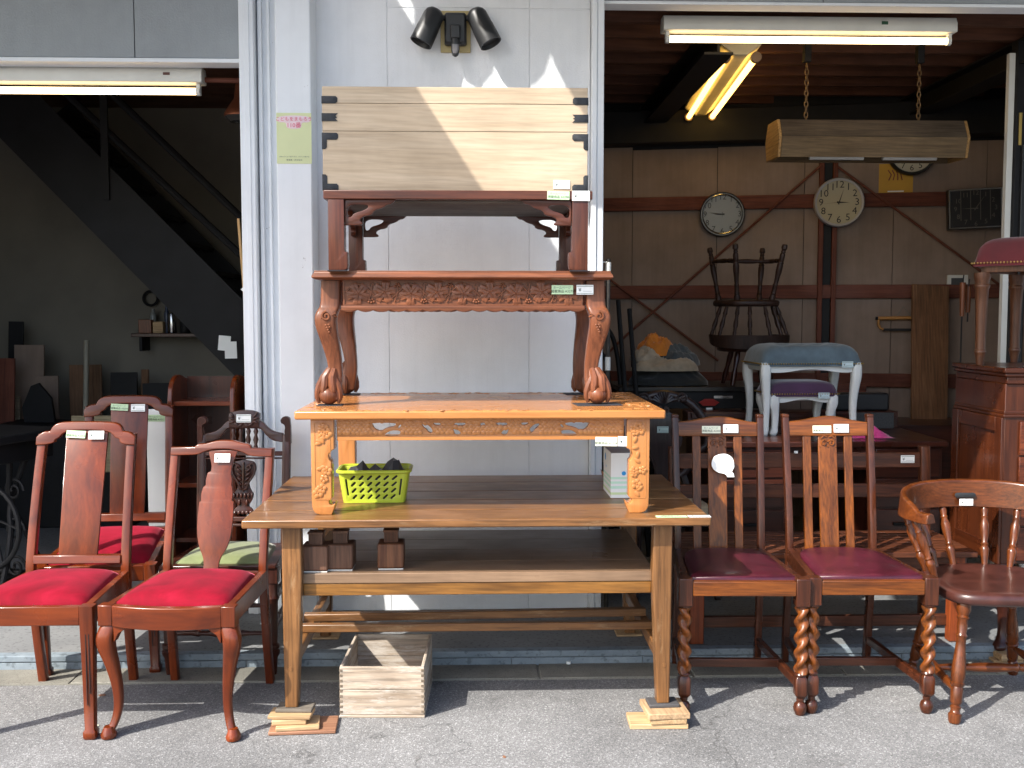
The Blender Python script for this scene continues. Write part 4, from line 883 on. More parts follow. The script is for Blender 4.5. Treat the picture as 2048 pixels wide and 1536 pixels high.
MB().box(.008, .0199, .0555, .3845, .36, .43).build('side_rail', mh('Y'), cb_, .002); MB().box(.008, .0199, .0555, .3845, .895, .954).build('side_rail', mh('Y'), cb_, .002)
for i in range(4):
    dr = MB().box(.08, .78, -.012, -.0005, .375+i*.143, .51+i*.143).build('drawer', wood('figured drawer ', (.06, .012, .006), (.20, .05, .018), 'X', .3, .4, 1.6, .6), cb_, .003)
    MB().tube([(.40, -.014, .445+i*.143), (.40, -.035, .445+i*.143)], [.008, .013], 12).build('knob', M['gold'], dr)
for x, y in ((.05, .03), (.05, .40), (.74, .03), (.74, .40)):
    m = cabriole(-1 if x < .4 else 1, -1 if y < .2 else 1, 0, [(.0, .012, .03), (.006, .014, .045), (.022, .012, .048), (.045, -.002, .03), (.12, -.012, .034), (.22, .0, .05), (.30, .012, .065), (.36, .0, .06)], None, None, cb_); m.move(x, y, 0).build('leg', mahogd('Z'), cb_)
for i, (x, y, sx_, sy_, z, l_) in enumerate(((2.14, 4.13, .12, .08, .009, 'lower pine block under the cabinet foot behind the captain chair'), (2.15, 4.12, .10, .08, .0315, 'upper pine block under the cabinet foot behind the captain chair'))):
    block((x, y, z), (sx_, sy_, .017 if i == 0 else .0265), .05*i, l_, pine('X'), 'blocks under the cabinet')
tag(MB().turned((2.40, 4.05, .0), (2.40, 4.05, .40), [(0, .02), (.05, .03), (.2, .034), (.22, .03), (.25, .036), (.5, .04), (.9, .045), (1, .045)], 14).build('turned_leg', mahogd('Z')), 'thick dark turned furniture leg at the right edge behind the captain chair', 'furniture leg')

def stool(label, loc, rz, w_, d_, h_, padm, legm, fluted=False, tuft=False, padh=.06, nm='padded_stool'):
    c = thing(nm, label, 'stool', loc, rz)
    lz = h_-padh-.045
    for sx_ in (-1, 1):
        for sy_ in (-1, 1):
            x, y = sx_*(w_/2-.035), sy_*(d_/2-.035)
            if fluted:
                lf = []; n = 24
                for z, r_ in smooth([(0, .014), (.02, .017), (.045, .021), (.05, .024), (.06, .024), (.065, .019), (lz-.07, .026), (lz-.06, .032), (lz-.05, .032), (lz-.045, .026), (lz-.02, .034), (lz, .034)], 1):
                    fl_ = .10 if .07 < z < lz-.075 else 0
                    lf.append([(x+r_*(1-fl_*(j_ % 2))*cos(2*pi*j_/n), y+r_*(1-fl_*(j_ % 2))*sin(2*pi*j_/n), z) for j_ in range(n)])
                MB().loft(lf).build('leg', legm, c)
            else:
                s_ = h_/.49
                m = cabriole(sx_, sy_, 0, [(0, .008, .030), (.012, .010, .040), (.035*s_, .004, .040), (.06*s_, -.002, .032), (.16*s_, -.005, .036), (lz*.72, .0, .044), (lz*.9, .007, .052), (lz+.02, .006, .054), (lz+.045, .003, .052)], None, None, c)
                m.move(x, y, 0).build('leg', legm, c)
    for s in (-1, 1):
        dz = .012
        fr_ = [[(xx, s*(d_/2-.022), lz+(.0 if fluted else .012*cos(xx/(w_/2)*pi*1.5)*.8)), (xx, s*(d_/2-.045), lz), (xx, s*(d_/2-.045), lz+.045), (xx, s*(d_/2-.022), lz+.045)] for xx in [-(w_/2-.05)+(w_-.1)*i/16 for i in range(17)]]
        MB().loft(fr_).build('frame_rail', legm, c, .002)
        MB().box(s*(w_/2-.022)-.011*(1+s), s*(w_/2-.022)+.011*(1-s), -d_/2+.05, d_/2-.05, lz, lz+.045).build('end_rail', legm, c, .002)
    cu = cushion(w_, w_, d_, padh, h_-padh, padm, c, n=34 if tuft else 18, p=5, crown=.22, edge=.8)
    if tuft:
        tx = [(-.33+.33*i, 0) for i in range(3)]+[(-.5+.33*i, yy) for i in range(4) for yy in (-.5, .5)]
        for v in cu.data.vertices:
            if v.co.z > h_-padh+.01:
                for a, b in tx:
                    d2 = ((v.co.x/(w_/2)-a)*(w_/2))**2+((v.co.y/(d_/2)-b)*(d_/2))**2; v.co.z -= .022*math.exp(-d2/.0012)
    nl = MB()
    for i in range(int(w_/.0135)):
        for s in (-1, 1): nl.ball((-w_/2+.01+i*.0135, s*(d_/2+.001), h_-padh-.006), .0045, 6, 4)
    for i in range(int(d_/.0135)):
        for s in (-1, 1): nl.ball((s*(w_/2+.001), -d_/2+.01+i*.0135, h_-padh-.006), .0045, 6, 4)
    stuff(nl.build('nail_trim', M['gold'], c)); return c
wm = plain('white lacquer', (.70, .73, .72), .4, coat=.1, var=.05)
dz = .772
s1 = stool('tall white stool with tufted blue grey velvet seat on the dark desk', (1.745, 5.63, dz), .05, .55, .36, .485, plain('blue grey velvet', (.085, .125, .155), .85, var=.3, vs_=12, sheen=.3), wm, tuft=True, padh=.10)
yen_tag(s1, (.185, -.185, .375), .06, .033, mat=plain('pale blue card', (.55, .68, .72), .5))
s2 = stool('small white stool with purple velvet seat under the tall white stool', (1.715, 5.60, dz), .04, .375, .27, .285, plain('purple velvet', (.055, .018, .06), .85, var=.25, sheen=.5), wm, padh=.06)
yen_tag(s2, (.10, -.138, .21), .06, .032, mat=bpy.data.materials['pale blue card'])
s3 = stool('red velvet stool with fluted wooden legs standing on the mahogany cabinet', (2.325, 4.345, 1.2005), .70, .41, .35, .53, plain('dark red velvet', (.10, .008, .012), .85, var=.25, sheen=.2), wood('stool walnut ', (.075, .028, .012), (.16, .062, .027), 'Z', .4, .2), fluted=True, padh=.10)
yen_tag(s3, (-.08, -.18, .425), .06, .034)

dsk = thing('writing_desk', 'dark wooden desk with drawers carrying the white stools', 'desk', (1.775, 5.60, .061))
dm = mahogd
MB().box(-.60, .60, -.40, .40, .68, .7105).build('desk_top', dm('X'), dsk, .005)
for x0, x1 in ((-.58, -.22), (.22, .58)):
    MB().box(x0, x1, -.37, .38, .04, .6795).build('pedestal', dm('Z'), dsk, .003)
    for i in range(4):
        dr = MB().box(x0+.015, x1-.015, -.382, -.3705, .06+i*.155, .205+i*.155).build('drawer', dm('X'), dsk, .003); MB().box((x0+x1)/2-.07, (x0+x1)/2+.07, -.40, -.3825, .125+i*.155, .14+i*.155).build('handle', M['steel'], dr, .004)
MB().box(-.2195, .2195, -.36, .38, .56, .6795).build('kneehole_drawer', dm('X'), dsk, .003)
MB().box(-.60, .60, .25, .40, .7110, .80).build('gallery', dm('X'), dsk, .003); MB().box(-.58, .58, .23, .249, .765, .795).build('gallery_ledge', dm('X'), dsk, .003)
fl_ = plain('speckled panel', (.03, .03, .03), .5, var=.9, vs_=260)
tag(MB().obox((0, 0, 0), (.22, .012, .09)).build('speckled_board', fl_, None, .002, 38, (2.20, 5.75, .82), (-.12, 0, 0)), 'small grey speckled board leaning at the right of the desk', 'board')
tag(MB().obox((0, 0, 0), (.33, .10, .10)).build('black_case', M['black'], None, .012, 38, (2.17, 5.93, .912)), 'black case on the desk in front of the leaning plank', 'case')
random.seed(31); pc = MB(); n = 15
vv = []
for j_ in range(n):
    for i in range(n):
        u, v = i/(n-1)*2-1, j_/(n-1)*2-1; r_ = max(0, 1-(u*u+v*v))
        vv.append((u*.115+random.uniform(-.006, .006), v*.07+random.uniform(-.006, .006), .003+.055*r_**.7*(.55+.45*sin(7*u+3*v)+random.uniform(-.15, .15)) if r_ > 0 else .002))
pc.add(vv, [(j_*n+i, j_*n+i+1, (j_+1)*n+i+1, (j_+1)*n+i) for j_ in range(n-1) for i in range(n-1)])
tag(pc.build('pink_cloth', plain('pink cloth', (.62, .05, .25), .8, sheen=.3), None, 0, 50, (2.03, 5.38, dz)), 'crumpled bright pink cloth on the dark desk', 'cloth')

# Victorian balloon back chair
V = thing('balloon_back_chair', 'dark balloon back chair with carved shell crest beside the bench', 'chair', (.935, 5.10, .061))
vb = mahogd; vw = plain('blackened rosewood', (.035, .02, .018), .34, coat=.3, var=.3)
vw = wood('blackened rosewood ', (.016, .010, .010), (.05, .028, .026), 'Z', .34, .3)
oval = [(.232*cos(radians(a))*(1 if sin(radians(a)) > -.2 else .8), .2, .72+.225*sin(radians(a))) for a in range(-60, 241, 10)]
MB().tube(oval, .022, 10).build('balloon_frame', vw, V)
for s in (-1, 1):
    post(V, s, [(.17, .27, 0), (.165, .22, .25), (.14, .19, .44), (.11, .2, .53)], .034, .034, vw)
    m = cabriole(s, -1, 0, [(.0, .008, .03), (.02, .006, .034), (.06, -.012, .026), (.2, -.008, .036), (.32, .012, .055), (.36, .004, .055)], None, None, V); m.move(s*.19, -.22, 0).build('front_leg', vw, V)
pn = smoothc([(-.035, .46), (.035, .46), (.04, .58), (.085, .66), (.105, .70), (.105, .78), (.08, .83), (.02, .865), (-.02, .865), (-.08, .83), (-.105, .78), (-.105, .70), (-.085, .66), (-.04, .58)], 2)
bp = MB().plate([pn], .024, .004, 2).move(0, .2, 0).build('back_panel', vw, V); MB().plate([[(a*.86, .70+(b-.70)*.88) for a, b in pn]], .006, .0025, 2).move(0, .187, 0).build('raised_panel', vw, bp)
sh = MB()
for i in range(11):
    a = radians(25+130*i/10); sh.tube([(.008*cos(a), .175, .895+.008*sin(a)), (.03*cos(a), .168, .895+.032*sin(a)), (.058*cos(a), .175, .895+.062*sin(a))], [.003, .007, .008], 6)
for s in (-1, 1):
    sh.tube([(s*q[0], q[1], q[2]) for q in spiral((.10, .925), .028, .005, pi*1.2, -1.3, .178, 20)], .008, 6)
    for i in range(4): sh.dome((s*(.055+.017*i), .18, .915+.006*i), .008, .008, 8, .018, s*.7)
    sh.tube([(s*q[0], q[1], q[2]) for q in spiral((.02, .868), .016, .004, pi*.5, 1.2, .178, 14)], .006, 6)
stuff(sh.build('shell_carving', vw, V))
MB().prism([(-.23, -.25), (.23, -.25), (.18, .20), (-.18, .20)], 'z', .35, .40).build('seat_frame', vw, V, .004)
cushion(.43, .35, .42, .06, .40, plain('cream fabric', (.45, .40, .30), .85, var=.25, vs_=20), V, y0=-.03)
yen_tag(V, (0, .179, .765), .058, .033, mat=plain('grey green card', (.42, .52, .47), .5))

# ---------------------------------------------------------------- lamps
def tube_lamp(label, loc, rz, length, rx=0):
    t = thing('fluorescent_lamp', label, 'lamp', loc, rz); h = length/2
    MB().prism([(-.045, 0), (.045, 0), (.045, .04), (.03, .068), (-.03, .068), (-.045, .04)], 'x', -h-.035, h+.035).build('housing', M['whitemetal'], t, .003)
    MB().tube([(-h, -.005, -.034), (h, -.005, -.034)], .0155, 14).build('tube', M['tube'], t)
    for s in (-1, 1): MB().tube([(s*(h+.002), -.005, -.034), (s*(h+.018), -.005, -.034)], .02, 14).box(s*(h+.012)-.008, s*(h+.012)+.008, -.018, .010, -.05, -.0005).build('socket', M['whitemetal'], t)
    return t
a = tube_lamp('long single tube lamp hanging at the top of the right bay', (1.55, 4.98, 2.728), 0, 1.31); MB().box(.33, .36, -.0465, -.0455, .03, .045).build('green_sticker', plain('green sticker', (.02, .08, .04), .6), a)
a = tube_lamp('long single tube lamp under the shade-toned grey lintel of the left bay', (-1.88, 4.88, 2.452), 0, 1.21); MB().box(.47, .50, -.0465, -.0455, .03, .042).build('brown_label', plain('brown label', (.10, .04, .03), .6), a)
MB().tube([(-1.24, 4.9, 2.475), (-.9, 4.9, 2.47)], .012, 8).build('conduit', M['girt'], None).parent = None
bpy.data.objects['conduit']['label'] = 'brown conduit running right from the left bay tube lamp'; bpy.data.objects['conduit']['category'] = 'conduit'
dl = thing('double_tube_lamp', 'lamp with two glowing yellow tubes on the ceiling of the right bay', 'lamp', (1.375, 6.08, 2.715), -math.atan(.085))
MB().prism([(-.10, .045), (.10, .045), (.10, .03), (.03, -.02), (-.03, -.02), (-.10, .03)], 'y', -.82, .82).build('housing', plain('cream housing', (.55, .50, .35), .5), dl, .003)
for s in (-1, 1):
    MB().tube([(s*.075, -.78, -.03), (s*.075, .78, -.03)], .016, 14).build('tube', M['tube2'], dl)
    for e_ in (-1, 1): MB().tube([(s*.075, e_*.782, -.03), (s*.075, e_*.815, -.03)], .026, 14).build('socket', plain('brown socket', (.16, .10, .06), .5), dl)
hl = thing('hanging_workshop_lamp', 'wooden trough lamp hanging on chains in the right bay', 'lamp', (1.99, 5.40, 2.20), .012)
wl = wood('dusty box wood ', (.11, .07, .034), (.17, .115, .058), 'X', .75, 0)
fp = [(-.10, 0), (.10, 0), (.125, .10), (.08, .19), (-.08, .19), (-.125, .10)]
for (a0, b0), (a1, b1), nm in ((fp[5], fp[0], 'lower_board'), (fp[4], fp[5], 'upper_board'), (fp[3], fp[4], 'top_board'), (fp[1], fp[2], 'lower_board'), (fp[2], fp[3], 'upper_board')):
    p = Vector((a0, b0)); q = Vector((a1, b1)); nn = Vector((-(q-p).y, (q-p).x)).normalized()*.012; ins = lambda k_: (p+(q-p)*k_)
    MB().prism([tuple(ins(.01)), tuple(ins(.99)), tuple(ins(.99)+nn), tuple(ins(.01)+nn)], 'x', -.472, .472).build(nm, wl if nm == 'lower_board' else wood('darker box wood ', (.05, .035, .022), (.09, .065, .042), 'X', .85, 0), hl)  # upper and top boards take a darker tone than the lower ones
for s in (-1, 1): MB().prism(fp, 'x', s*.473 if s > 0 else -.488, .488 if s > 0 else -.473).build('end_board', wood('orange end board ', (.30, .16, .05), (.42, .25, .09), 'Y', .6, 0), hl, .003)
for x in (-.16, .22): MB().tube([(x-.14, -.02, .01), (x+.14, -.02, .01)], .012, 10).build('dead_tube', M['whitemetal'], hl)
for x in (-.315, .27):
    ch = MB()
    for i in range(11):
        rr = [(x+(.009*cos(a_) if i % 2 else 0), (0 if i % 2 else .009*cos(a_)), .20+i*.027+.018*sin(a_)) for a_ in [2*pi*k_/10 for k_ in range(10)]]; ch.tube(rr, .003, 5, 1, True)
    stuff(ch.build('chain', plain('rusty chain', (.16, .10, .05), .5, .6), hl)); MB().box(x-.018, x+.018, -.02, .02, .49, .58).build('hook_block', M['steel'], hl, .003)
hb = thing('pendant_lamp', 'copper pendant shade hanging under the ceiling behind the left jamb', 'lamp', (-1.185, 5.4, 2.40))
MB().lathe([(.088, 0), (.09, .012), (.075, .04), (.04, .09), (.032, .16), (.015, .17)], (0, 0, 0), 24).build('shade', plain('copper', (.20, .07, .04), .4, .5), hb); MB().tube([(0, 0, .17), (0, 0, .46)], .004, 6).build('cord', M['black'], hb)
MB().lathe([(.02, -.03), (.06, -.025), (.08, -.005), (.086, 0)], (0, 0, 0), 20).build('glass_bowl', plain('dark glass', (.05, .05, .05), .12), hb)

# ---------------------------------------------------------------- things on the back wall of the right bay
def on_wall(x, z, out=.002): return (x, 7.215-.2126*(x-.55)-out, z)
def clock(label, x, z, r, rimm, facem, inkm, hands, square=False, rw=.018, out=.04, ts=.17, tilt=0):
    c = thing('wall_clock', label, 'clock', on_wall(x, z, out), RA, 'clocks on the plywood wall', 0, tilt)
    if square:
        MB().box(-r, r, -.03, .03, -r*.78, r*.78).build('case', rimm, c, .006); MB().box(-r*.93, r*.93, -.0335, -.0305, -r*.71, r*.71).build('face', facem, c)
        for s in (-1, 1): MB().box(s*r*.955-.004, s*r*.955+.004, -.036, -.0308, -r*.75, r*.75).build('trim', M['chrome'], c)
        for s in (-1, 1): MB().box(-r*.93, r*.93, -.036, -.0308, s*r*.735-.004, s*r*.735+.004).build('trim', M['chrome'], c)
        for i in range(4): MB().box(-r*.54+i*r*.36-.002, -r*.54+i*r*.36+.002, -.0355, -.034, -r*.45, r*.70).build('grid_line', inkm, c)
    else:
        MB().map(lambda *p: p); MB().lathe([(r, -.02), (r, .012), (r-.006, .022), (r-rw, .018), (r-rw, .004), (.01, .003)], (0, 0, 0), 40).map(lambda a, b, d: (a, -d, b)).build('rim', rimm, c)
        MB().lathe([(.002, .006), (r-rw, .006), (r-rw, .0045), (.002, .0045)], (0, 0, 0), 40).map(lambda a, b, d: (a, -d, b)).build('face', facem, c)
    y = -.038 if square else -.0085
    for n in range(1, 13):
        a = radians(90-30*n); kx, kz = (.74*r, .60*r) if square else ((r-rw)*.80, (r-rw)*.80)
        put('lettering', text_mesh(str(n), r*ts*(1.5 if square else 2.1), inkm), None, c, 0, (kx*cos(a), y, kz*sin(a)))['kind'] = 'stuff'
    for i, (ang, ln, wd) in enumerate(hands):
        a = radians(90-ang); MB().plate([[(-.014*cos(a)+wd*sin(a), -.014*sin(a)-wd*cos(a)), (ln*cos(a), ln*sin(a)), (-.014*cos(a)-wd*sin(a), -.014*sin(a)+wd*cos(a))]], .0012, .0002).move(0, y-.002-i*.0015, 0).build('hand', inkm, c)
    return c
ikd = plain('clock ink', (.015, .014, .012), .6, var=0); ikg = plain('pale clock ink', (.26, .25, .2), .6, var=0)
clock('round clock with a black rim and silver bezel left of the wall post', 1.612, 2.067, .146, M['black'], plain('grey dial', (.13, .13, .11), .3, coat=.1, var=.05), ikd, [(268, .055, .005), (277, .088, .004), (180, .03, .0015)], rw=.006)
bz = bpy.data.objects['wall_clock']; MB().tube([(.128*cos(2*pi*i/40), -.024, .128*sin(2*pi*i/40)) for i in range(40)], .004, 6, 1, True).build('bezel', M['chrome'], bz)
clock('round clock with white rim and cream dial on the wall post', 2.325, 2.128, .158, plain('white rim', (.38, .38, .40), .4, var=.05), plain('cream dial', (.42, .38, .25), .5, var=.04), ikd, [(92, .065, .006), (18, .092, .004), (265, .11, .001)], out=.075, ts=.19)
clock('round clock mostly hidden behind the wooden trough lamp', 2.765, 2.445, .15, M['black'], plain('ivory dial', (.42, .39, .3), .5, var=.04), ikd, [(20, .06, .005), (100, .09, .004)], out=.05)
clock('square black clock at the right of the plywood wall', 3.132, 2.073, .162, M['black'], plain('black dial', (.02, .021, .024), .3, coat=.4, var=.1), plain('dull silver print', (.14, .13, .11), .5, var=0), [(271, .085, .004), (35, .10, .003)], True, out=.07, tilt=-.04)
yp = thing('yellow_card', 'yellow card with red brush marks under the hidden clock', 'card', on_wall(2.69, 2.275, .004), RA)
MB().box(-.105, .105, -.002, 0, -.085, .10).build('sheet', plain('orange yellow paper', (.50, .28, .02), .6), yp)
bm_ = MB()
for i in range(4): bm_.tube([(-.05+.025*i, -.003, .06), (-.03+.02*i, -.003, .03), (-.045+.028*i, -.003, -.005)], .004, 5)
stuff(bm_.build('brush_marks', plain('red brown ink', (.20, .05, .02), .6), yp)); MB().box(-.05, .05, -.003, -.002, -.08, -.072).build('white_strip', M['tagw'], yp)
sw = thing('switch_panel', 'pale grey switch box on the wall beside the leaning plank', 'switch', on_wall(3.07, 1.615, .002), RA)
MB().box(-.062, .062, -.03, 0, -.045, .045).build('frame', M['whitemetal'], sw, .003); MB().box(-.04, .036, -.033, -.0305, -.025, .025).build('cover', plain('smoked cover', (.05, .055, .06), .3), sw)
sa = thing('bow_saw', 'bow saw with orange wooden bar hanging on the plywood wall', 'saw', on_wall(2.76, 1.383, .04), RA)
MB().tube([(-.175, 0, 0), (.17, 0, .004)], .011, 10).build('bar', plain('orange wood bar', (.42, .20, .05), .5), sa)
MB().tube([(-.19, 0, 0), (-.174, 0, 0)], .010, 10).build('end_cap', M['steel'], sa); MB().tube([(-.17, 0, -.005), (-.172, 0, -.04), (-.16, 0, -.062), (-.14, 0, -.072)], .008, 8).build('hook_handle', plain('orange wood hook', (.40, .19, .05), .5), sa)
MB().box(-.145, .16, -.002, .002, -.082, -.066).build('blade', M['steel'], sa); MB().tube([(-.06, 0, .01), (-.02, 0, .075), (.03, 0, .01)], .0015, 4).build('hanging_string', M['ink2'], sa)
pk_ = wood('leaning plank ', (.16, .07, .028), (.26, .13, .06), 'Z', .65, 0)
tag(MB().prism([(-.11, 0), (.105, 0), (.14, 1.53), (-.09, 1.545)], 'y', 0, .025).build('leaning_plank', pk_, None, .003, 38, (2.82, 6.42, .061), (-.09, 0, -.05)), 'tall brown plank leaning against the wall under the switch box', 'plank')
tag(MB().box(-.09, .09, 0, .03, 0, .26).build('short_board', M['girt'], None, .003, 38, (2.42, 6.72, .70), (0, 0, RA)), 'short reddish board standing low behind the desk', 'board')
tag(MB().obox((0, 0, 0), (1.1, .5, .69)).build('dark_chest', mahogd('X'), None, .005, 38, (2.62, 6.4, .406), (0, 0, RA)), 'low dark chest behind the writing desk', 'chest')
for i, (x, z, h_, l_) in enumerate(((2.585, 1.50, .18, 'wooden handled tool hanging by the white board edge'), (2.64, 1.52, .14, 'short wooden tool hanging nearest to the black post'))):
    q = thing('hanging_tool', l_, 'tool', (x, 5.55+.05*i, z-.1)); MB().tube([(0, 0, 0), (0, 0, h_)], [.012, .016], 10).build('handle', teak('Z'), q); MB().tube([(0, 0, -.28 if i == 0 else -.05), (0, 0, 0)], .004, 6).build('shank', M['steel'], q); MB().tube([(0, 0, h_), (.005, 0, h_+.04)], .003, 6).build('hook', M['steel'], q)

# ---------------------------------------------------------------- upturned chair, clothes, bentwood chair
bt = thing('black_side_table', 'high black table carrying the clothes and the upturned chair', 'table', (1.27, 6.32, .061))
MB().box(-.46, .46, -.28, .28, .90, .928).build('table_top', plain('black lacquer', (.012, .011, .011), .28, var=.2), bt, .004)
for sx_ in (-1, 1):
    for sy_ in (-1, 1): MB().box(sx_*.42-.025, sx_*.42+.025, sy_*.24-.025, sy_*.24+.025, 0, .8995).build('leg', M['steel'], bt, .003)
MB().box(-.39, .39, -.262, -.244, .80, .898).build('front_apron', M['steel'], bt, .002); MB().box(-.44, .44, -.25, .25, .40, .42).build('shelf', M['steel'], bt)
MB().box(.10, .21, -.2655, -.2625, .86, .875).build('metal_label', M['chrome'], bt)
rd = thing('red_tag', 'red ribbon with a small white tag hanging on the black table', 'tag', (1.335, 6.03, .90))
MB().loft([rsec(0, 0, z, w_, .01, .2, 2) for z, w_ in ((-.02, .07), (.0, .12), (.02, .05))]).build('ribbon', plain('red ribbon', (.30, .02, .015), .7), rd, .002); MB().box(-.018, .018, -.012, -.01, -.11, -.03).build('card', M['tagw'], rd)
lowst = thing('round_stool', 'dark round stool under the upturned chair', 'stool', (1.615, 6.25, .9895))
MB().lathe([(.17, .20), (.185, .21), (.187, .235), (.17, .247), (.02, .25)], (0, 0, 0), 28).build('seat', mahogd('X'), lowst)
for k_ in range(4):
    a_ = pi/4+k_*pi/2; MB().turned((.17*cos(a_), .17*sin(a_), 0), (.11*cos(a_), .11*sin(a_), .205), [(0, .012), (.3, .018), (.5, .012), (.8, .018), (1, .014)], 10).build('leg', mahogd('Z'), lowst)
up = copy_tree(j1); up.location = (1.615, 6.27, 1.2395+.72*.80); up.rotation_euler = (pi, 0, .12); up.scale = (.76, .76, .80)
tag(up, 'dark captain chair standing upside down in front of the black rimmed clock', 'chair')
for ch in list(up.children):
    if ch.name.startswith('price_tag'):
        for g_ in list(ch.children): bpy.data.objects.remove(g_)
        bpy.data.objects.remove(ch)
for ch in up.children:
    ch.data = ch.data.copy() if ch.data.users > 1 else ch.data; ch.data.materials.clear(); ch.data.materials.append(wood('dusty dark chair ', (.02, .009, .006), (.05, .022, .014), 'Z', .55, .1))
def heap(name, label, loc, sx_, sy_, h_, mat, seed, f=5.):
    random.seed(seed); ph = [random.uniform(0, 6) for _ in range(8)]; n = 30; m = MB(); vv = []
    for j_ in range(n):
        for i in range(n):
            u, v = i/(n-1)*2-1, j_/(n-1)*2-1; r_ = sqrt(u*u+v*v); k_ = 1/max(1, r_*1.02) if r_ > .98 else 1
            b_ = max(0, 1-min(1, r_)**2.6)
            wv = .5*sin(f*u+ph[0]+2*sin(f*.6*v+ph[1]))+.35*sin(f*1.7*v+ph[2]+1.5*sin(f*u*.9+ph[3]))+.2*sin(f*3.1*(u+v)+ph[4])+.12*sin(f*5*(u-v)+ph[5])
            vv.append((u*k_*sx_*(1+.12*sin(3*v+ph[6])), v*k_*sy_, .002+h_*b_**.55*(.78+.24*wv) if b_ > 0 else .002))
    m.add(vv, [(j_*n+i, j_*n+i+1, (j_+1)*n+i+1, (j_+1)*n+i) for j_ in range(n-1) for i in range(n-1)]); o_ = len(m.v)
    return tag(m.build(name, mat, None, 0, 60, loc), label, 'clothes', 'clothes heaped on the black table')
cl_ = lambda n_, c_: plain(n_, c_, .9, var=.25, vs_=18, sheen=.3, bump=.2, bs=200)
heap('black_bag', 'black cloth bag at the bottom of the clothes heap', (1.13, 6.27, .99), .25, .18, .12, cl_('black bag', (.014, .016, .016)), 1)
heap('folded_jumper', 'beige jumper lying across the clothes heap', (1.10, 6.22, 1.075), .215, .14, .10, cl_('beige knit', (.30, .25, .18)), 2, 6)
heap('blue_grey_shirt', 'blue grey shirt on the right of the clothes heap', (1.19, 6.30, 1.10), .15, .13, .13, cl_('blue grey cotton', (.05, .065, .075)), 3)
heap('cream_scarf', 'crumpled cream scarf on the left of the clothes heap', (1.00, 6.24, 1.13), .10, .10, .09, cl_('cream cotton', (.34, .29, .22)), 4, 8)
heap('orange_shirt', 'bright orange shirt on top of the clothes heap', (1.07, 6.31, 1.16), .115, .10, .14, cl_('orange cotton', (.50, .16, .015)), 5, 6)
be = thing('bentwood_chair', 'black bentwood chair at the left end of the black table', 'chair', (.80, 5.95, .061), .5)
MB().tube(smooth([(-.2, .2, .45), (-.2, .25, .9), (-.17, .27, 1.2), (-.08, .28, 1.3), (.08, .28, 1.3), (.17, .27, 1.2), (.2, .25, .9), (.2, .2, .45)], 3), .014, 8).build('outer_hoop', M['steel'], be)
MB().tube(smooth([(-.11, .2, .47), (-.12, .25, .9), (-.10, .265, 1.1), (0, .272, 1.18), (.10, .265, 1.1), (.12, .25, .9), (.11, .2, .47)], 3), .011, 8).build('inner_hoop', M['steel'], be)
MB().lathe([(.19, .44), (.205, .45), (.205, .475), (.18, .48), (.02, .472)], (0, 0, 0), 28).build('seat', M['steel'], be)
for sx_ in (-1, 1):
    for sy_ in (-1, 1): MB().tube([(sx_*.2, sy_*.2, 0), (sx_*.15, sy_*.15, .45)], .015, 8).build('leg', M['steel'], be)
for i, (x, h_, l_) in enumerate(((.835, 1.49, 'taller of two dark poles leaning left of the clothes'), (.90, 1.44, 'shorter of two dark poles leaning left of the clothes'))):
    tag(MB().tube([(.08, -.05, 0), (0, .25, h_-.06)], [.016, .013], 8).build('leaning_pole', M['steel'], None, 0, 38, (x-.03, 5.8, .061)), l_, 'pole', 'dark poles')

# ---------------------------------------------------------------- left bay
st = thing('steel_staircase', 'black steel staircase with rails in the dark left bay', 'staircase', (0, 0, 0))
for y in (6.6, 7.35): MB().prism([(-3.05, 2.62), (-2.78, 2.845), (-.55, .56), (-.55, .061), (-.60, .061)], 'y', y, y+.02).build('stringer', M['steel'], st)
for i in range(12): MB().box(-2.86+i*.19, -2.58+i*.19, 6.622, 7.348, 2.60-i*.19, 2.63-i*.19).build('tread', M['steel'], st, .003)
for p0, p1 in (((-2.62, 2.85), (-.9, 1.24)), ((-2.34, 2.85), (-.9, 1.46))): MB().tube([(p0[0], 6.61, p0[1]), (p1[0], 6.61, p1[1])], .022, 8).build('hand_rail', M['steel'], st)
for x in (-2.285, -1.0): MB().box(x-.022, x+.022, 6.58, 6.60, (-.985*x+.0)-.14, min(2.85, -.985*x+.62)).build('rail_post', M['steel'], st)
sf = thing('wall_shelf', 'narrow dark shelf with workshop odds and ends on the left back wall', 'shelf', (-2.17, 7.5, 1.25))
MB().box(-.25, .30, -.10, .1, 0, .025).build('board', mahogd('X'), sf, .003); MB().box(-.2, -.18, -.08, .1, -.1, -.001).build('bracket', M['steel'], sf)
for x, w_, h_, m_, l_ in ((-2.335, .09, .095, teak('Z'), 'wooden box at the left end of the wall shelf'), (-2.245, .07, .08, pine('X'), 'small pale box in the middle of the wall shelf')):
    tag(MB().box(-w_/2, w_/2, -.05, .05, 0, h_).build('small_box', m_, None, .003, 38, (x, 7.49, 1.2755)), l_, 'box')
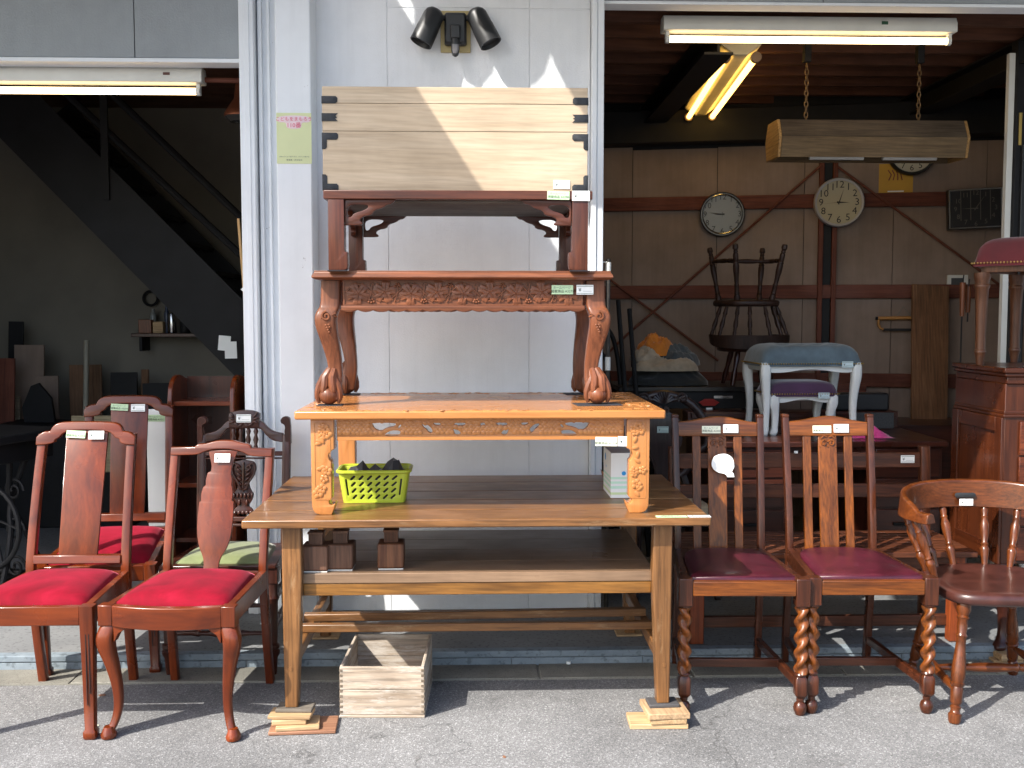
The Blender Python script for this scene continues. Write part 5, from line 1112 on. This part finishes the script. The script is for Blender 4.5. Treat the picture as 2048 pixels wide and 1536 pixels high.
for x, r_, h_, m_, l_ in ((-2.15, .03, .14, M['chrome'], 'shiny metal can on the wall shelf'), (-2.205, .017, .19, plain('blue bottle', (.03, .045, .09), .3), 'dark blue bottle on the wall shelf'), (-2.30, .022, .17, plain('clear bottle', (.2, .21, .2), .2), 'pale bottle behind the boxes on the wall shelf'), (-2.06, .035, .08, M['steel'], 'black tin at the right of the wall shelf'), (-1.97, .045, .05, plain('grey tin', (.16, .16, .16), .4), 'flat grey tin at the right end of the wall shelf')):
    tag(MB().lathe([(r_*.95, 0), (r_, .004), (r_, h_*.72), (r_*.75, h_*.82), (r_*.55, h_*.9), (r_*.55, h_)] if h_ > .15 else [(r_*.95, 0), (r_, .004), (r_, h_-.004), (r_*.93, h_)], (0, 0, 0), 18).build('tin' if h_ < .15 else 'bottle', m_, None, 0, 38, (x, 7.52 if h_ > .15 else 7.46, 1.2755)), l_, 'tin' if h_ < .15 else 'bottle')
tag(MB().tube([(.05*cos(2*pi*i/24), 0, .05*sin(2*pi*i/24)) for i in range(24)], .01, 6, 1, True).build('hanging_ring', M['steel'], None, 0, 38, (-2.33, 7.57, 1.52)), 'dark ring hanging above the wall shelf', 'ring')
tag(MB().lathe([(.002, 0), (.05, .004), (.055, .01), (.05, .012), (.002, .009)], (0, 0, 0), 20).build('tin_cover', M['whitemetal'], None, 0, 38, (-2.03, 7.35, 1.44), (1.1, .3, 0)), 'pale oval lid leaning under the staircase', 'lid')
for i, (x, z, rr, l_) in enumerate(((-1.535, 1.235, .1, 'rear white paper slip hanging under the staircase'), (-1.495, 1.20, -.02, 'front white paper slip hanging under the staircase'))):
    tag(MB().box(-.036, .036, -.001, .001, -.045-.012*i, .045).build('paper_slip', M['tagw'], None, 0, 38, (x, 6.4-.01*i, z), (0, rr, 0)), l_, 'paper', 'paper slips')
tag(MB().box(-.03, .03, -.001, .001, -.03, .03).build('paper_note', M['tagw'], None, 0, 38, (-1.04, 4.84, 1.525), (0, pi/4, 0)), 'white paper corner sticking out beside the left jamb', 'paper')
tag(MB().obox((0, 0, 0), (.012, .012, 1.85)).build('yellow_stick', plain('yellow stick', (.50, .30, .12), .6), None, .002, 38, (-1.05, 4.93, .93), (0, -.062, 0)), 'thin yellow wooden stick leaning behind the left jamb', 'stick')
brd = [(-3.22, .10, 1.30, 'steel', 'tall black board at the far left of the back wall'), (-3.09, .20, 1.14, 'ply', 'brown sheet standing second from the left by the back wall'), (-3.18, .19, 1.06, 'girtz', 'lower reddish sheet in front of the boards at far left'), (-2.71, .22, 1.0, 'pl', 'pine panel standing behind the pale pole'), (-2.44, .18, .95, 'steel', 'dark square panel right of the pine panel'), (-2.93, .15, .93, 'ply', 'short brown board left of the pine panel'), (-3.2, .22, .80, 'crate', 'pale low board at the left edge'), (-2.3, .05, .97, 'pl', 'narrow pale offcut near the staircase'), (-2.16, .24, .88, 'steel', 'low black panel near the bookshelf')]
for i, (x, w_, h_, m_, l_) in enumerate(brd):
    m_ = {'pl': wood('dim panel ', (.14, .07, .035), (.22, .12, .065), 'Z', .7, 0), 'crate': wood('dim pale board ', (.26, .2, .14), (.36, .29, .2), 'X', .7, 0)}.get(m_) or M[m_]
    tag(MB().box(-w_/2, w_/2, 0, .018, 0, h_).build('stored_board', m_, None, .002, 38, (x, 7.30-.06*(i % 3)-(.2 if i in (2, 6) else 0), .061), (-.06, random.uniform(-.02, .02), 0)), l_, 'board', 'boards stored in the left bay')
tag(MB().tube([(0, 0, 0), (0, .12, 1.17)], .018, 10).build('pale_pole', plain('pale pole', (.30, .28, .22), .6), None, 0, 38, (-2.66, 7.1, .061)), 'pale round pole standing in front of the pine panel', 'pole')
tag(MB().prism([(-.1, 0), (.1, 0), (.08, .16), (.0, .26), (-.05, .24), (-.11, .1)], 'y', 0, .03).build('dark_offcut', M['steel'], None, .003, 38, (-2.88, 6.95, .70)), 'dark pointed offcut left of the pine panel', 'offcut')
tag(MB().obox((0, 0, 0), (.9, .5, .64)).build('work_bench_box', M['steel'], None, .005, 38, (-2.65, 6.9, .382)), 'low dark workbench box in front of the stored boards', 'workbench')
tag(MB().prism([(-.2, 0), (.12, 0), (.26, .32), (-.2, .32)], 'y', 0, .02).build('cut_plywood', wood('pale cut panel ', (.24, .19, .11), (.36, .29, .17), 'X', .7, 0), None, .002, 38, (-2.10, 5.95, .52), (-.1, 0, 0)), 'pale cut panel leaning behind the front left chair', 'panel')
sm = thing('sewing_table', 'black treadle sewing table with cast iron wheel at the left edge', 'sewing table', (-2.42, 5.10, .061), -.35)
MB().box(-.42, .36, -.22, .22, .76, .80).build('table_top', M['steel'], sm, .006); MB().box(-.36, .30, -.18, .18, .66, .7595).build('drawer_case', M['steel'], sm, .006)
MB().tube([(.16+.20*cos(2*pi*i/28), -.12, .36+.20*sin(2*pi*i/28)) for i in range(28)], .012, 8, 1, True).build('wheel_rim', M['steel'], sm)
for i in range(6): MB().tube([(.16, -.12, .36), (.16+.1*cos(i*pi/3+.3), -.12, .36+.1*sin(i*pi/3+.3)), (.16+.2*cos(i*pi/3), -.12, .36+.2*sin(i*pi/3))], .006, 6).build('wheel_spoke', M['steel'], sm)
for sx_ in (-1, 1):
    MB().tube(smooth([(sx_*.30-.03, -.17, 0), (sx_*.28-.03, -.05, .3), (sx_*.22-.03, 0, .45), (sx_*.28-.03, .05, .66)], 2), .014, 8).build('iron_leg', M['steel'], sm); MB().tube(smooth([(sx_*.30-.03, .17, 0), (sx_*.28-.03, .05, .3), (sx_*.22-.03, 0, .45), (sx_*.28-.03, -.05, .66)], 2), .014, 8).build('iron_leg', M['steel'], sm)
    sc_ = MB()
    for z in (.15, .33, .52): sc_.tube([(q[0]+sx_*.27-.03, q[1], q[2]) for q in spiral((0, z), .06, .01, 0, 1.6, -.02, 24)], .007, 6)
    stuff(sc_.build('iron_scrolls', M['steel'], sm))
MB().box(-.22, .22, -.14, .12, .08, .10).build('treadle', M['steel'], sm, .004); MB().tube([(-.28, 0, .12), (.26, 0, .12)], .012, 8).build('treadle_bar', M['steel'], sm)
bk = thing('bookshelf', 'narrow mahogany open bookshelf with rounded side tops', 'bookshelf', (-1.245, 4.86, .061))
sp_ = [(-.13, 0), (.13, 0), (.13, 1.05)] + smooth([(.13, 1.05), (.03, 1.075), (-.06, 1.07), (-.115, 1.03), (-.13, .96)], 2)[1:]
for s in (-1, 1): MB().prism(sp_, 'x', s*.138-.0105, s*.138+.0105).build('side', mahog('Z'), bk, .004)
for z in (.08, .32, .57, .94): MB().box(-.127, .127, -.115, .12, z, z+.02).build('shelf', mahog('X'), bk, .002)
MB().box(-.127, .127, .12, .132, .02, 1.06).build('back', mahogd('Z'), bk)
mc = thing('panelled_cabinet', 'dark panelled cabinet behind the left jamb beside the bookshelf', 'cabinet', (-.945, 5.15, .061))
MB().box(-.125, .3, -.1, .3, 0, .98).build('carcass', mahogd('Z'), mc, .004); MB().box(-.11, .28, -.112, -.1005, .1, .90).build('door', mahogd('Z'), mc, .004); MB().box(-.06, .30, -.12, .3, .981, 1.10).build('top_box', mahog('X'), mc, .004)
wb = thing('white_board_panel', 'tall narrow white panel standing behind the second row red chair', 'panel', (-1.455, 4.80, .061))
MB().box(-.055, .035, 0, .02, 0, .92).build('panel', M['tagw'], wb, .003); MB().box(-.06, .04, -.004, 0, .40, .425).build('rail', mahog('X'), wb); web_tag(wb, (-.01, -.002, .88), 'A3211', .08, .03)
# loose bits on the asphalt
for i, (x, y, s_, l_) in enumerate(((-1.40, 3.86, .014, 'tiny brown leaf scrap on the asphalt by the left chairs'), (-1.32, 3.56, .016, 'small pale wood chip behind the cabriole leg'), (.08, 3.27, .008, 'tiny rusty speck on the asphalt below the crate'), (.36, 4.13, .009, 'small white pebble at the foot of the step'))):
    q = MB().prism(smoothc([(-s_, -s_*.4), (s_*.8, -s_*.6), (s_, s_*.5), (-s_*.6, s_*.6)], 1), 'z', 0, .003 if i < 3 else .01)
    tag(q.build('litter_scrap', [plain('leaf brown', (.20, .10, .06), .8), M['tagc'], plain('rust speck', (.22, .10, .05), .8), M['tagw']][i], None, 0, 38, (x, y, .0005 if i < 3 else .009), (0, 0, i)), l_, 'litter')
